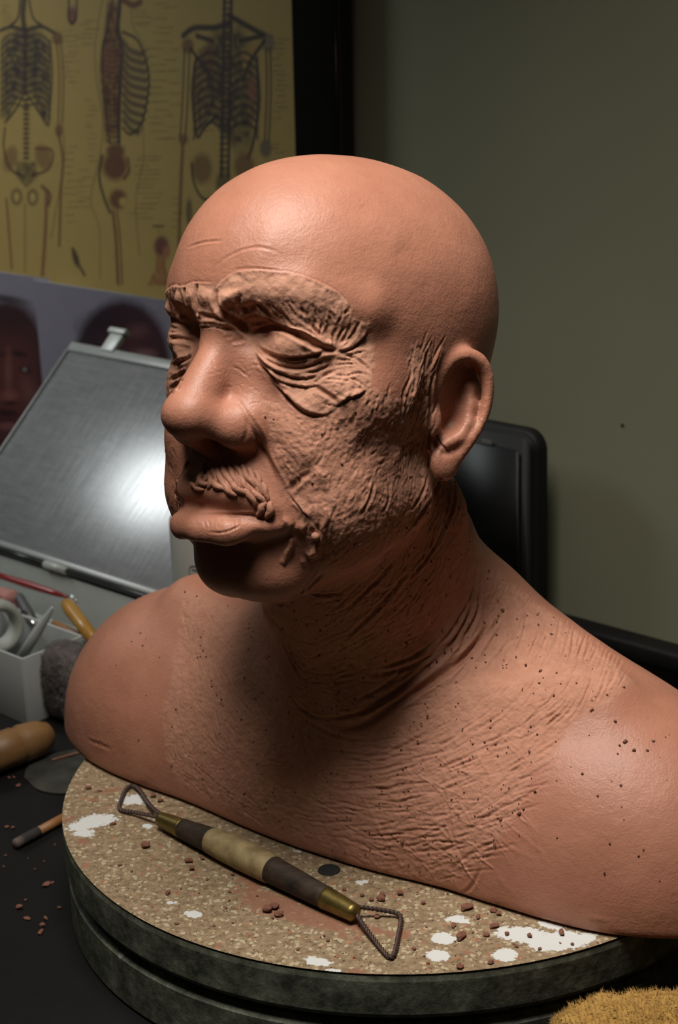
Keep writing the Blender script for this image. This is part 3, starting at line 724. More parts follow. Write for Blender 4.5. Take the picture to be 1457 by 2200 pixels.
bm = bmesh.new(); bmesh.ops.create_icosphere(bm, subdivisions=3, radius=.0022); obj('clay_pellet', bm, M_STRAND, BUST, loc=Vector(h[0])+Vector(h[1])*.0008)
# specks of loose clay clinging to the chest and neck
bm = bmesh.new(); rs = random.Random(11); spots = []
for poly, n in ((CHEST, 330), (NECK, 60), ([(1150, 1580), (1440, 1540), (1440, 1900), (1100, 1880)], 22), (CHEEK, 18), ([(180, 1500), (340, 1300), (360, 1600), (300, 1660)], 9)):
    P = A(poly, float); k = 0
    while k < n:
        p = (rs.uniform(P[:, 0].min(), P[:, 0].max()), rs.uniform(P[:, 1].min(), P[:, 1].max()))
        if inpoly(A([p]), poly)[0]: spots.append(p); k += 1
spots += [(x/2.4+850, y/2.4+1150) for x, y in ((1155, 1092), (1182, 1075), (1230, 1118), (1298, 1120), (1328, 1072), (1132, 968), (1015, 908), (965, 1238), (545, 1470), (515, 1605), (748, 710), (550, 395), (35, 1585), (640, 1440), (660, 1420), (720, 1330), (800, 520), (690, 1125))]
for i, (p, h) in enumerate(zip(spots, cast(spots))):
    if h is None: continue
    r = rs.uniform(.0003, .0007) if i < len(spots)-18 else rs.uniform(.0008, .0013)
    g = bmesh.ops.create_icosphere(bm, subdivisions=1, radius=r)
    for v in g['verts']: v.co = Vector(h[0])+Vector(h[1])*r*.2+v.co*(1+rs.uniform(-.35, .35))
tag(obj('clay_specks', bm, mat('dark_clay_speck', (.20, .08, .045), (.12, .05, .03), 900, rough=.8, bump=0), BUST, smooth=False), kind='stuff')

# ------------------------------------------------------------------ turntable
t = NT('terrazzo_laminate'); co = t.coord()
vo = t.n('ShaderNodeTexVoronoi', feature='F1'); vo.inputs['Scale'].default_value = 330
v2 = t.n('ShaderNodeTexVoronoi', feature='F1'); v2.inputs['Scale'].default_value = 700
wn = t.n('ShaderNodeTexNoise'); wn.inputs['Scale'].default_value = 300; t.l(co, wn.inputs['Vector']); wm = t.n('ShaderNodeVectorMath', operation='MULTIPLY_ADD'); t.l(wn.outputs['Color'], wm.inputs[0]); wm.inputs[1].default_value = (.004,)*3; t.l(co, wm.inputs[2])
t.l(wm.outputs[0], vo.inputs['Vector']); t.l(wm.outputs[0], v2.inputs['Vector'])
base = t.ramp(t.noise(co, 240, 5, .7), [(.32, (.13, .09, .05)), (.5, (.25, .18, .105)), (.68, (.35, .265, .16))])
rc = t.n('ShaderNodeSeparateColor'); t.l(vo.outputs['Color'], rc.inputs[0]); rc2 = t.n('ShaderNodeSeparateColor'); t.l(v2.outputs['Color'], rc2.inputs[0])
near = t.math('LESS_THAN', vo.outputs['Distance'], .4)
c = t.mix(t.math('MULTIPLY', near, t.math('GREATER_THAN', rc.outputs[0], .5)), base, (.42, .355, .23))
c = t.mix(t.math('MULTIPLY', t.math('LESS_THAN', v2.outputs['Distance'], .35), t.math('GREATER_THAN', rc2.outputs[1], .82)), c, (.09, .055, .03))
c = t.mix(t.math('MULTIPLY', near, t.math('GREATER_THAN', rc.outputs[2], .93)), c, (.34, .13, .07))
n = t.noise(co, 380, 4)
wa = t.math('ADD', t.n('ShaderNodeAttribute', attribute_name='paint').outputs['Fac'], t.math('MULTIPLY', t.math('SUBTRACT', n, .5), .9))
c = t.mix(t.ramp(wa, [(.5, (0, 0, 0)), (.56, (1, 1, 1))]), c, (.60, .62, .60))
sa = t.math('ADD', t.n('ShaderNodeAttribute', attribute_name='smear').outputs['Fac'], t.math('MULTIPLY', t.math('SUBTRACT', t.noise(co, 160, 5), .5), 1.2))
c = t.mix(t.ramp(sa, [(.45, (0, 0, 0)), (.62, (.8, .8, .8))]), c, (.26, .115, .07))
t.set(Base_Color=c, Roughness=.5); t.bump(n, .15, .0004); M_TERR = t.m
t = NT('worn_painted_rim'); co = t.coord()
c = t.ramp(t.noise(co, 75, 7, .75), [(.36, (.04, .045, .03)), (.54, (.13, .14, .10)), (.70, (.27, .275, .21))])
c = t.mix(t.ramp(t.noise(co, 28, 3), [(.70, (0, 0, 0)), (.735, (.8, .8, .8))]), c, (.33, .34, .29))
t.set(Base_Color=c, Roughness=.7); t.bump(t.noise(co, 260, 5), .35, .001); M_RIM = t.m
TT = empty('turntable', (0, 0, ZT), 'round speckled turntable with dark worn rim carrying the clay bust', 'turntable')
RD = .2; DT = .026
o = obj('top_disc', lathe([(RD-.0035, -DT), (RD-.001, -DT+.0015), (RD, -DT+.004), (RD, -.004), (RD-.0005, -.0012)], 400), M_RIM, TT, loc=(0, 0, -ZT), smooth=False)
# laminate top as a fine polar sheet so that paint and clay stains sit on it
nr, na = 150, 720; rr = np.linspace(0, 1, nr)**.75*(RD-.0003); aa = np.linspace(0, 2*math.pi, na, endpoint=False)
G = np.stack([rr[:, None]*np.cos(aa), rr[:, None]*np.sin(aa), np.zeros((nr, na))], -1).reshape(-1, 3)
i, j = np.meshgrid(np.arange(nr-1), np.arange(na), indexing='ij'); j2 = (j+1) % na
TQ = np.stack([i*na+j, (i+1)*na+j, (i+1)*na+j2, i*na+j2], -1).reshape(-1, 4)
gp = project(G); wv = np.stack([vnoise(G, 90, 1), vnoise(G, 90, 2)], 1)
def blot(lst):
    f = np.zeros(len(G)); q = G[:, :2]+wv*.0025
    for x, y, rx, ry, ang, s in lst:
        c0 = on_z((x, y), 0)[:2]; e = on_z((x+math.cos(rad(ang))*20, y+math.sin(rad(ang))*20), 0)[:2]-c0; e /= np.linalg.norm(e); d = q-c0
        u = np.abs(d@e)/rx; v = np.abs(d@A([-e[1], e[0]]))/ry; f = np.maximum(f, s*np.clip(1.25-.75*np.sqrt(u*u+v*v), 0, 1))
    return f
paint = blot([(200, 1765, .016, .010, -15, .85), (185, 1790, .008, .006, 0, .8), (290, 1722, .012, .007, 10, .75), (320, 1775, .005, .003, 0, .8), (418, 1968, .006, .0035, 20, .9), (690, 2066, .008, .004, 0, .85), (960, 2016, .007, .006, 0, .95), (942, 2056, .0065, .006, 0, 1.0), (1083, 2050, .007, .006, 20, .85),
              (1120, 2010, .017, .008, 10, .85), (1200, 2022, .016, .009, -5, .95), (1180, 1990, .010, .004, 15, .8), (1250, 2020, .010, .006, -20, .85), (980, 1975, .008, .004, 5, .7), (365, 1940, .004, .003, 0, .7), (720, 2085, .006, .003, 0, .7), (640, 1830, .008, .003, 20, .6), (770, 1900, .005, .003, 0, .65)])
smear = blot([(600, 1945, .03, .012, 20, .85), (680, 1975, .035, .009, 20, .8), (540, 1900, .018, .006, 30, .7), (760, 1990, .02, .006, 20, .7), (840, 2010, .02, .006, 10, .6), (240, 1700, .012, .006, -20, .6), (300, 1690, .014, .005, 20, .6), (180, 1808, .005, .004, 0, .8), (150, 1757, .006, .0025, -20, .8), (770, 2085, .007, .003, 0, .8), (1010, 2050, .008, .003, 0, .55), (205, 1720, .004, .002, 10, .8)])
me = grid_mesh('laminate_top', G, TQ); attr(me, 'paint', paint); attr(me, 'smear', smear)
obj('laminate_top', me, M_TERR, TT, loc=(0, 0, .0003-ZT))
obj('spacer', lathe([(RD-.022, -DT-.004), (RD-.022, -DT)], 96), mat('black_rubber', (.008, .008, .008), rough=.8), TT, loc=(0, 0, -ZT))
obj('lower_disc', lathe([(RD-.004, ZT+.0005), (RD-.001, ZT+.002), (RD-.001, -DT-.0075), (RD-.006, -DT-.0045), (RD-.02, -DT-.004)], 400), M_RIM, TT, loc=(0, 0, -ZT), smooth=False)
hp = on_z((707, 1868), .0008); obj('hole_shade_disc', lathe([(.0001, 0), (.0052, 0), (.0058, .0003), (.0062, -.0004)], 24, False), mat('hole_shade_black', (.01, .011, .007), rough=.9), TT, loc=(hp[0], hp[1], .0006-ZT))  # flat black disc on the top, its colour standing for the hole's shade

# ------------------------------------------------------------------ loop tool lying on the turntable
M_DWOOD = mat('dark_stained_wood', (.055, .036, .024), (.014, .011, .009), 160, rough=.6, bump=.5, bscale=600, stretch=(.3, 1, 1), Specular_IOR_Level=.25)
M_TAPE = mat('yellowed_cloth_tape', (.40, .31, .15), (.17, .11, .045), 90, rough=.7, bump=.3, bscale=500)
M_BRASS = mat('dull_brass', (.27, .20, .06), (.15, .11, .035), 150, rough=.42, bump=.1, metal=.9)
M_WIRE = mat('twisted_wire', (.10, .06, .045), (.05, .035, .03), 500, rough=.5, bump=.5, bscale=1500, metal=.4)
LA, LB = on_z((345, 1752), .0085), on_z((762, 1953), .0085)
LT = empty('loop_tool', tuple((LA+LB)/2*A([1, 1, 0])), 'double-ended wire loop tool with taped wooden handle on the turntable', 'tool')
inv = Matrix.Translation(-LT.location)
def lp(o): o.parent = LT; o.matrix_parent_inverse = inv; return o
tx = (LB-LA)/np.linalg.norm(LB-LA); TL = np.linalg.norm(LB-LA)
def seg_along(f0, f1, r0, r1, m, name, mids=None):
    n = 14; u = np.linspace(0, 1, n); P = LA+tx*(TL*(f0+(f1-f0)*u))[:, None]; r = r0+(r1-r0)*u if mids is None else np.interp(u, *mids)
    P[:, 2] = np.interp(f0+(f1-f0)*u, [0, .13, .3, .55, .85, 1], [.0055, .0062, .0075, .0078, .0062, .0055])+.0007
    return lp(obj(name, sweep(P, r, 20), m))
seg_along(0, .125, .0042, .0056, M_BRASS, 'ferrule'); seg_along(.125, .285, .0056, .0072, M_DWOOD, 'grip')
seg_along(.285, .60, .0078, .0080, M_TAPE, 'tape_wrap', ([0, .05, .5, .95, 1], [.0072, .0076, .0084, .0082, .0078])); seg_along(.60, .865, .0074, .0060, M_DWOOD, 'grip'); seg_along(.865, 1.0, .0061, .0047, M_BRASS, 'ferrule')
def wire(pxs, zs, name):
    P = A([on_z(p, z) for p, z in zip(pxs, zs)]); P = catmull(P, 14); k = len(P); b = bmesh.new()
    L = np.concatenate([[0], np.cumsum(np.linalg.norm(np.diff(P, axis=0), axis=1))]); n = int(L[-1]/.0006)
    t_ = np.linspace(0, L[-1], n); P = np.stack([np.interp(t_, L, P[:, q]) for q in range(3)], 1)
    T = np.gradient(P, axis=0); T /= np.linalg.norm(T, axis=1, keepdims=True); S1 = np.cross(T, (0, 0, 1.0)); S1 /= np.linalg.norm(S1, axis=1, keepdims=True); S2 = np.cross(T, S1)
    me = None
    for ph in (0, math.pi):
        a = t_/.0044*2*math.pi+ph; Pp = P+.00065*(np.cos(a)[:, None]*S1+np.sin(a)[:, None]*S2)
        bb = sweep(Pp, .00075, 6); m_ = bpy.data.meshes.new('x'); bb.to_mesh(m_); bb.free(); b.from_mesh(m_); bpy.data.meshes.remove(m_)
    return lp(obj(name, b, M_WIRE))
wire([(357, 1755), (335, 1742), (318, 1724), (301, 1699), (287, 1688), (272, 1694), (262, 1715), (258, 1738), (290, 1745), (325, 1752), (350, 1757)], [.006, .005, .004, .003, .0025, .0022, .002, .002, .003, .005, .006], 'wire_loop')
wire([(752, 1949), (785, 1950), (830, 1957), (855, 1963), (862, 1975), (856, 2010), (850, 2040), (842, 2056), (830, 2050), (805, 2020), (780, 1985), (762, 1958)], [.0065, .006, .004, .003, .0025, .002, .002, .002, .0022, .003, .005, .0065], 'wire_loop')

# ------------------------------------------------------------------ clay crumbs
M_CRUMB = mat('clay_crumb', (.28, .115, .07), (.16, .065, .038), 500, rough=.75, bump=.5, bscale=1500)
rc_ = random.Random(3); CR = []
for k in range(7):
    b = bmesh.new(); bmesh.ops.create_icosphere(b, subdivisions=2, radius=1)
    s = Vector((rc_.uniform(.9, 1.6), rc_.uniform(.6, 1), rc_.uniform(.45, .8)))
    for v in b.verts:
        p = v.co.copy(); q = 1+.45*float(vnoise(A([[p.x, p.y, p.z]])+k*5, 1.7, k)[0]); v.co = Vector((p.x*s.x, p.y*s.y, p.z*s.z))*q
    m_ = bpy.data.meshes.new('clay_crumb'); b.to_mesh(m_); b.free(); m_.materials.append(M_CRUMB); CR.append(m_)
def crumb(p, z, r, label, group):
    me = rc_.choice(CR); o = bpy.data.objects.new('clay_crumb', me); COL.objects.link(o)
    P = on_z(p, z); o.scale = (r,)*3; o.rotation_euler = (0, 0, rc_.uniform(0, 6.28)); zm = min(v.co.z for v in me.vertices)
    o.location = (P[0], P[1], z-zm*r); tag(o, label, 'crumb', group)
LC = 'small reddish clay crumb lying on the speckled turntable top'; GC = 'clay crumbs on the turntable'
big = [(313, 1820, 2.6), (243, 1772, 1.3), (405, 1852, 1.8), (412, 1868, 1.6), (360, 1920, 1.4), (575, 1958, 2.6), (590, 1952, 2.4), (600, 1968, 1.9), (725, 1970, 1.4), (810, 1972, 1.5), (798, 1935, 1.3), (820, 1935, 2.1), (822, 1925, 1.6), (860, 1922, 1.8), (910, 1942, 1.2), (1003, 1953, 2.4), (1028, 1972, 1.3), (1060, 1958, 2.0), (1072, 1965, 1.5), (990, 2015, 2.4), (975, 1990, 1.4), (1045, 2010, 1.8), (1062, 1992, 1.8), (1090, 2008, 1.2), (1138, 2012, 1.3), (1207, 2006, 1.6), (988, 2080, 1.8), (1055, 2070, 1.3), (705, 2022, 1.0), (190, 1695, 1.5), (215, 1700, 1.0), (330, 1712, 1.8), (345, 1722, 1.4), (318, 1690, 1.7), (300, 1678, 1.4), (435, 1845, 1.3), (740, 1912, 1.3), (778, 1925, 1.2), (500, 1880, 1.0), (258, 1860, .9), (380, 1985, .9), (460, 1990, .9), (640, 2040, .9), (890, 2040, 1.0), (920, 2070, .9), (1110, 2035, .9), (1160, 2040, .9), (1230, 2030, .9)]
def crumb_label(x, y, r):
    big_ = 'chunky' if r > 1.7 else 'small' if r > 1.0 else 'tiny'
    if x < 360 and y < 1735: return f'{big_} clay crumb by the far wire loop of the loop tool'
    if x < 520 and y > 1735: return f'{big_} clay crumb on bare speckled turntable left of the taped handle'
    if 520 <= x < 740 and y > 1935: return f'{big_} clay crumb on the red clay smear in front of the loop tool'
    if 690 <= x < 920 and y <= 1945: return f'{big_} clay crumb in the gap between loop tool and bust edge'
    if x >= 1080: return f'{big_} clay crumb on the white paint at the turntable right side'
    if x >= 950: return f'{big_} clay crumb right of the near wire loop below the bust edge'
    return f'{big_} clay crumb beside the near wire loop of the loop tool'
for x, y, r in big: crumb((x, y), .0004, r*.001, crumb_label(x, y, r), GC)
for k in range(60):
    a, q = rc_.uniform(-2.6, -.6), RD*math.sqrt(rc_.uniform(.4, .93)); p = project(A([[q*math.cos(a), q*math.sin(a), 0]]))[0]
    crumb(p, .0004, rc_.uniform(.0003, .0008), 'very tiny clay grain scattered on the speckled turntable top', 'clay grains on the turntable')
LC = 'small reddish clay crumb fallen on the black worktop'; GC = 'clay crumbs on the worktop'
for x, y, r in [(15, 1778, 1.6), (28, 1780, 1.2), (100, 1902, 2.1), (112, 1898, 1.3), (42, 1952, 2.0), (58, 1975, 1.6), (92, 1990, 1.5), (88, 2005, 1.6), (98, 1975, 1.3), (40, 1690, 1.4), (128, 1952, 1.2), (55, 1935, .8), (12, 1840, .9), (95, 1852, .7), (30, 1670, .8), (20, 1672, 1.0), (75, 1868, .6), (118, 1815, .6), (8, 1862, .6), (60, 1845, .5)]:
    bg_ = 'chunky' if r > 1.5 else 'small' if r > .9 else 'tiny'; pl = 'near the oval steel scraper' if y < 1700 else 'beside the wooden modelling stick' if y < 1880 else 'close to the rim of the turntable' if x > 80 else 'near the front edge of the worktop'
    crumb((x, y), ZT, r*.001, f'{bg_} reddish clay crumb on the black worktop {pl}', GC)

# ------------------------------------------------------------------ things at the left on the worktop
M_WOOD = mat('turned_beech', (.25, .13, .045), (.12, .058, .02), 60, rough=.5, bump=.25, bscale=300, stretch=(1, 1, .15))
M_PALEW = mat('orange_brown_stick', (.36, .17, .06), (.26, .11, .04), 80, rough=.5, bump=.2)
def rod(name, a, b, prof, m, label=None, cat=None, parent=None, seg=24):
    """lathe along a->b; prof (fraction, radius)"""
    a, b = A(a), A(b); L = np.linalg.norm(b-a); o = obj(name, lathe([(r, f*L) for f, r in prof], seg), m)
    z = Vector(b-a).normalized(); x = z.orthogonal().normalized(); y = z.cross(x); place(o, a, Matrix((x, y, z)).transposed())
    if label: tag(o, label, cat)
    if parent: bpy.context.view_layer.update(); w = o.matrix_world.copy(); o.parent = parent; o.matrix_parent_inverse = parent.matrix_world.inverted()
    return o
a, b = on_z((-40, 1630), ZT+.014), on_z((112, 1574), ZT+.014)
rp = empty('wooden_mallet', (a[0], a[1], ZT), 'turned wooden mallet handle lying on the black worktop at the left edge', 'mallet'); bpy.context.view_layer.update()
rod('handle', a, b, [(.0, .0135), (.45, .0138), (.5, .0125), (.56, .0138), (.8, .0125), (.94, .009), (1, .004)], M_WOOD, parent=rp); rod('head', a+(a-b)*.55, a, [(0, .013), (.03, .0138), (.95, .0138), (1, .0135)], M_WOOD, parent=rp)
# scouring pad: fuzzy grey roll
def fuzz(name, surf_pts, surf_n, n, ln, r, m, parent, seed=1):
    rg = np.random.RandomState(seed); hi_z = np.where(surf_pts[:, 2] > ZT+.0045)[0]; ii = hi_z[rg.randint(0, len(hi_z), n)]; P = surf_pts[ii]; d = surf_n[ii]+rg.normal(0, .6, (n, 3)); d /= np.linalg.norm(d, axis=1, keepdims=True)
    L = rg.uniform(*ln, (n, 1)); s = np.cross(d, rg.normal(0, 1, (n, 3))); s /= np.linalg.norm(s, axis=1, keepdims=True); s2 = np.cross(d, s)
    v = np.concatenate([P+s*r, P-s*.5*r+s2*.87*r, P-s*.5*r-s2*.87*r, P+d*L+rg.normal(0, .15, (n, 3))*L]); k = np.arange(n)
    f = np.concatenate([np.stack([k, k+n, k+3*n], 1), np.stack([k+n, k+2*n, k+3*n], 1), np.stack([k+2*n, k, k+3*n], 1)])
    me = bpy.data.meshes.new(name); me.from_pydata(v.tolist(), [], f.tolist()); return tag(obj(name, me, m, parent), kind='stuff')
def lump(name, c, rad3, R, m, freq, amp, sub=5, power=2.5, seed=0, flat=None):
    b = bmesh.new(); bmesh.ops.create_icosphere(b, subdivisions=sub, radius=1); co_ = A([tuple(v.co) for v in b.verts])
    k = (np.abs(co_)**power).sum(1)**(-1/power); co_ = co_*k[:, None]*A(rad3); nn = co_/A(rad3)**2; nn /= np.linalg.norm(nn, axis=1, keepdims=True)
    co_ = co_+nn*(amp*fbm(co_, freq, 3, seed))[:, None]
    w = co_@A(R).T+A(c); nw = nn@A(R).T
    if flat is not None: w[:, 2] = np.maximum(w[:, 2], flat)
    for v, p in zip(b.verts, w): v.co = p
    return obj(name, b, m), w, nw
M_SCOUR = mat('grey_scouring_fibre', (.20, .175, .165), (.10, .085, .08), 900, rough=.9, bump=.8, bscale=1800)
sp = on_z((128, 1572), ZT); RWn = np.stack([WD, WN, [0, 0, 1]], 1)
sc = empty('scouring_pad', (sp[0], sp[1]+.03, ZT), 'grey fuzzy scouring pad between white tub and bust shoulder', 'scouring pad'); bpy.context.view_layer.update()
o, w, nw = lump('pad', (sp[0]+.006, sp[1]+.024, ZT+.029), (.020, .016, .029), RWn, M_SCOUR, 300, .0010, 5, 3.2, 4, ZT)
o.parent = sc; o.matrix_parent_inverse = Matrix.Translation(-sc.location)
o = fuzz('fibres', w, nw, 14000, (.001, .003), .00012, M_SCOUR, None, 3); o.parent = sc; o.matrix_parent_inverse = Matrix.Translation(-sc.location)
# steel kidney
kc = [on_z(p, ZT+.0004) for p in ((52, 1672), (60, 1650), (95, 1628), (140, 1616), (190, 1612), (215, 1640), (205, 1680), (165, 1702), (120, 1706), (80, 1697))]
ring = catmull(A(kc+[kc[0]]), 6)[:-1]; b = bmesh.new(); lo_ = [b.verts.new((p[0], p[1], ZT+.0004)) for p in ring]; hi_ = [b.verts.new((p[0], p[1], ZT+.0013)) for p in ring]
b.faces.new(hi_); b.faces.new(lo_[::-1]); k = len(ring)
for q in range(k): b.faces.new((lo_[q], lo_[(q+1) % k], hi_[(q+1) % k], hi_[q]))
bmesh.ops.recalc_face_normals(b, faces=b.faces)
o = obj('steel_scraper', b, mat('smeared_dark_steel', (.10, .10, .085), (.05, .05, .042), 70, rough=.38, bump=.2, metal=.5), smooth=False); tag(o, 'oval dark steel scraper lying flat beside the turntable', 'scraper')
o = obj('thin_wire', sweep(catmull(A([on_z(p, ZT+.0022) for p in ((112, 1633), (150, 1622), (182, 1614), (215, 1604))]), 5), .0011, 8), mat('rusty_wire', (.16, .07, .04), rough=.6)); tag(o, 'thin rusty wire lying across the edge of the oval steel scraper', 'wire')
# stick with bound black end
a, b_ = on_z((30, 1815), ZT+.0036), on_z((158, 1746), ZT+.0036)
st = empty('modelling_stick', (a[0], a[1], ZT), 'thin wooden modelling stick with dark bound tip beside the turntable rim', 'tool'); bpy.context.view_layer.update()
d = b_-a; rod('shaft', a+d*.30, b_, [(0, .0030), (1, .0032)], M_PALEW, parent=st); rod('binding', a+d*.12, a+d*.40, [(0, .0033), (.2, .0036), (.4, .0033), (.6, .0036), (.8, .0033), (1, .0034)], mat('black_thread', (.03, .026, .025), rough=.8, bump=.6, bscale=1500), parent=st); rod('tip', a, a+d*.13, [(0, .0018), (.2, .0032), (1, .0034)], mat('grey_tip', (.12, .085, .075), rough=.7), parent=st)

# ------------------------------------------------------------------ clear craft case with its lid open
M_CASE = mat('frosted_plastic', (.44, .46, .42), (.38, .40, .37), 20, rough=.4, bump=.05)
t = NT('scuffed_clear_lid'); co = t.coord('Object', (1, 9, 1)); co2 = t.coord('Object', (14, 1, 1))
sc1 = t.noise(co, 30, 6, .7); sc2 = t.noise(co2, 22, 6, .7)
t.set(Base_Color=t.ramp(sc1, [(.3, (.15, .155, .16)), (.7, (.25, .255, .26))]), Roughness=t.ramp(sc2, [(.3, (.20,)*3), (.75, (.34,)*3)]), Specular_IOR_Level=.9, Transmission_Weight=.25, Coat_Weight=.15, Coat_Roughness=.3)
t.bump(sc1, .06, .0006); M_LID = t.m
M_RIMP = mat('grey_plastic_rim', (.26, .27, .25), (.2, .21, .2), 20, rough=.35, bump=.05)
HR_ = on_z((296, 1272), -.01)+WD*.10; TAU = rad(48); LE = WN*math.sin(TAU)+A([0, 0, math.cos(TAU)]); LW, LL = .356, .212
lid_n = np.cross(WD, LE)
CS = empty('craft_case', tuple(A([HR_[0], HR_[1], ZT])-WD*LW/2), 'open clear plastic craft case with scuffed grey lid leaning back', 'case'); bpy.context.view_layer.update()
def csp(o):
    bpy.context.view_layer.update(); o.parent = CS; o.matrix_parent_inverse = CS.matrix_world.inverted(); return o
Rl = Matrix((tuple(WD), tuple(LE), tuple(lid_n))).transposed()
lc = HR_-WD*LW/2+LE*LL/2
lid = csp(place(obj('lid', box(LW, LL, .003, .0012, 2), M_LID), lc, Rl)); bpy.context.view_layer.update()
def sub(o, par):
    bpy.context.view_layer.update(); o.parent = par; o.matrix_parent_inverse = par.matrix_world.inverted(); return o
for cx, cy, sx, sy in ((0, LL/2-.005, LW, .010), (-LW/2+.0015, 0, .003, LL), (LW/2-.0015, 0, .003, LL), (0, -LL/2+.003, LW, .006)):
    sub(place(obj('rim', box(sx, sy, .005, .0012, 2), M_RIMP), lc+WD*cx+LE*cy+lid_n*.001, Rl), lid)
def uv_lid(px):
    d = ray(A(px, float)); X = CAM+d*(((lc-CAM)@lid_n)/(d@lid_n)); return X
q = uv_lid((247, 740)); qx = (q-lc)@WD
sub(place(obj('latch', box(.018, .024, .006, .0015, 2), M_CASE), lc+WD*qx+LE*(LL/2+.008)+lid_n*.002, Rl), lid); sub(place(obj('latch_hook', box(.024, .006, .009, .0015, 2), M_CASE), lc+WD*qx+LE*(LL/2+.018)+lid_n*.003, Rl), lid)
CD, CH = .078, -.01-ZT; cb = A([HR_[0], HR_[1], ZT])
def wallbox(name, c, sx, sy, sz, m=M_CASE): return csp(place(obj(name, box(sx, sy, sz, .0008, 2), m), c, RW))
wallbox('back_wall', cb-WD*LW/2-WN*.002+A([0, 0, CH/2-.003]), LW, .0025, CH-.006); wallbox('front_wall', cb-WD*LW/2-WN*CD+A([0, 0, CH/2-.004]), LW, .0025, CH-.008)
for f in (0, 1): wallbox('side_wall', cb-WD*(LW*f)-WN*CD/2+A([0, 0, CH/2-.004]), .0025, CD, CH-.008)
wallbox('bottom', cb-WD*LW/2-WN*CD/2+A([0, 0, .0015]), LW, CD, .003)
for f0, f1 in ((0, .52), (.60, .80), (.82, 1)):
    aa_ = HR_-WD*LW*f0; bb_ = HR_-WD*LW*f1; csp(rod('hinge_pin', aa_-WN*.003, bb_-WN*.003, [(0, .0022), (1, .0022)], mat('black_hinge', (.01, .01, .01), rough=.4), seg=12))
for f0, f1 in ((.52, .60), (.80, .82)):
    aa_ = HR_-WD*LW*f0; bb_ = HR_-WD*LW*f1; csp(rod('hinge_knuckle', aa_-WN*.003, bb_-WN*.003, [(0, .0034), (1, .0034)], M_CASE, seg=12))

# small white tub before the case
M_TUB = mat('white_plastic', (.44, .455, .44), (.38, .40, .39), 15, rough=.45, bump=.04)
tc = on_z((62, 1558), ZT); TH, TD, TW = .053, .055, .10
tb = empty('plastic_tub', (tc[0], tc[1], ZT), 'small open white plastic tub holding tools in front of the craft case', 'tub'); bpy.context.view_layer.update()
for nm, c, sx, sy, sz in (('wall', tc-WD*TW/2, TW, .002, TH), ('wall', tc-WD*TW/2+WN*TD, TW, .002, TH), ('wall', tc+WN*TD/2, .002, TD, TH), ('wall', tc-WD*TW+WN*TD/2, .002, TD, TH)):
    o = place(obj(nm, box(sx, sy, sz, .0006, 2), M_TUB), A([c[0], c[1], ZT+TH/2]), RW); sub(o, tb)
o = place(obj('bottom', box(TW, TD, .002, .0006), M_TUB), A([*(tc-WD*TW/2+WN*TD/2)[:2], ZT+.001]), RW); sub(o, tb)
def onn(px, nd): return on_plane(A(px, float), WN, nd)
# tools and scraps
rod('plastic_spatula', onn((40, 1422), .012), onn((114, 1304), .03), [(0, .0042), (.5, .0038), (.8, .0028), (.97, .0014), (1, .0008)], M_TUB, 'white tapering plastic spatula leaning out of the white tub', 'tool', seg=16)
c = onn((-8, 1345), .02); b = bmesh.new(); Rr, rq = .0165, .0045
vs = [[b.verts.new(((Rr+rq*math.cos(q))*math.cos(p_), (Rr+rq*math.cos(q))*math.sin(p_), 2.2*rq*math.sin(q))) for q in np.linspace(0, 2*math.pi, 14, endpoint=False)] for p_ in np.linspace(0, 2*math.pi, 48, endpoint=False)]
for i_ in range(48):
    for k_ in range(14): b.faces.new((vs[i_][k_], vs[(i_+1) % 48][k_], vs[(i_+1) % 48][(k_+1) % 14], vs[i_][(k_+1) % 14]))
o = obj('tape_roll', b, mat('pale_tape', (.42, .44, .39), rough=.6)); place(o, c, axes_rot((.5, .4, .7), (.65, -.75, .2))); tag(o, 'pale roll of tape standing in the white tub at the left edge', 'tape')
o, w, nw = lump('pink_sponge', onn((14, 1288), .07), (.013, .009, .009), RWn, mat('pink_foam', (.5, .24, .2), (.4, .18, .15), 300, rough=.9, bump=.6, bscale=900), 160, .0012, 4, 2.6, 6); tag(o, 'soft pink sponge in the craft case beside the grey brush', 'sponge')
br = empty('grey_brush', tuple(onn((60, 1340), .05)), 'short grey brush with shiny metal ferrule in the craft case', 'brush'); bpy.context.view_layer.update()
rod('handle', onn((40, 1280), .075), onn((70, 1335), .06), [(0, .003), (.1, .004), (.8, .0045), (1, .004)], mat('grey_handle', (.08, .085, .085), rough=.5), parent=br); rod('ferrule', onn((52, 1318), .05), onn((76, 1346), .045), [(0, .0036), (1, .003)], mat('bright_metal', (.7, .7, .68), rough=.2, metal=1, bump=0), parent=br)
rh = empty('red_hook_tool', tuple(onn((70, 1265), .11)), 'red-handled hook tool lying along the back of the craft case', 'tool'); bpy.context.view_layer.update()
rod('handle', onn((-30, 1228), .112), onn((146, 1283), .112), [(0, .0026), (.3, .0028), (.5, .0034), (.8, .0028), (1, .0014)], mat('red_lacquer', (.26, .018, .015), rough=.3, bump=0), parent=rh, seg=16)
hk = sub(obj('hook', sweep(catmull(A([onn(p, .112) for p in ((142, 1282), (152, 1281), (161, 1286), (165, 1294), (160, 1300))]), 5), .0010, 8), mat('bright_metal', (.7, .7, .68))), rh)
rod('wooden_awl', onn((210, 1385), .045), onn((143, 1297), .07), [(0, .0048), (.5, .0054), (.8, .0058), (.95, .0056), (1, .0046)], mat('amber_varnished_wood', (.42, .22, .035), (.33, .16, .025), 60, rough=.35, bump=.1), 'amber wooden tool handle leaning behind the right shoulder of the bust', 'tool')
rod('flat_stick', onn((200, 1383), .06), onn((116, 1338), .07), [(0, .0030), (.6, .0034), (1, .0024)], M_PALEW, 'thin brown wooden stick lying under the amber handle', 'stick', seg=12)

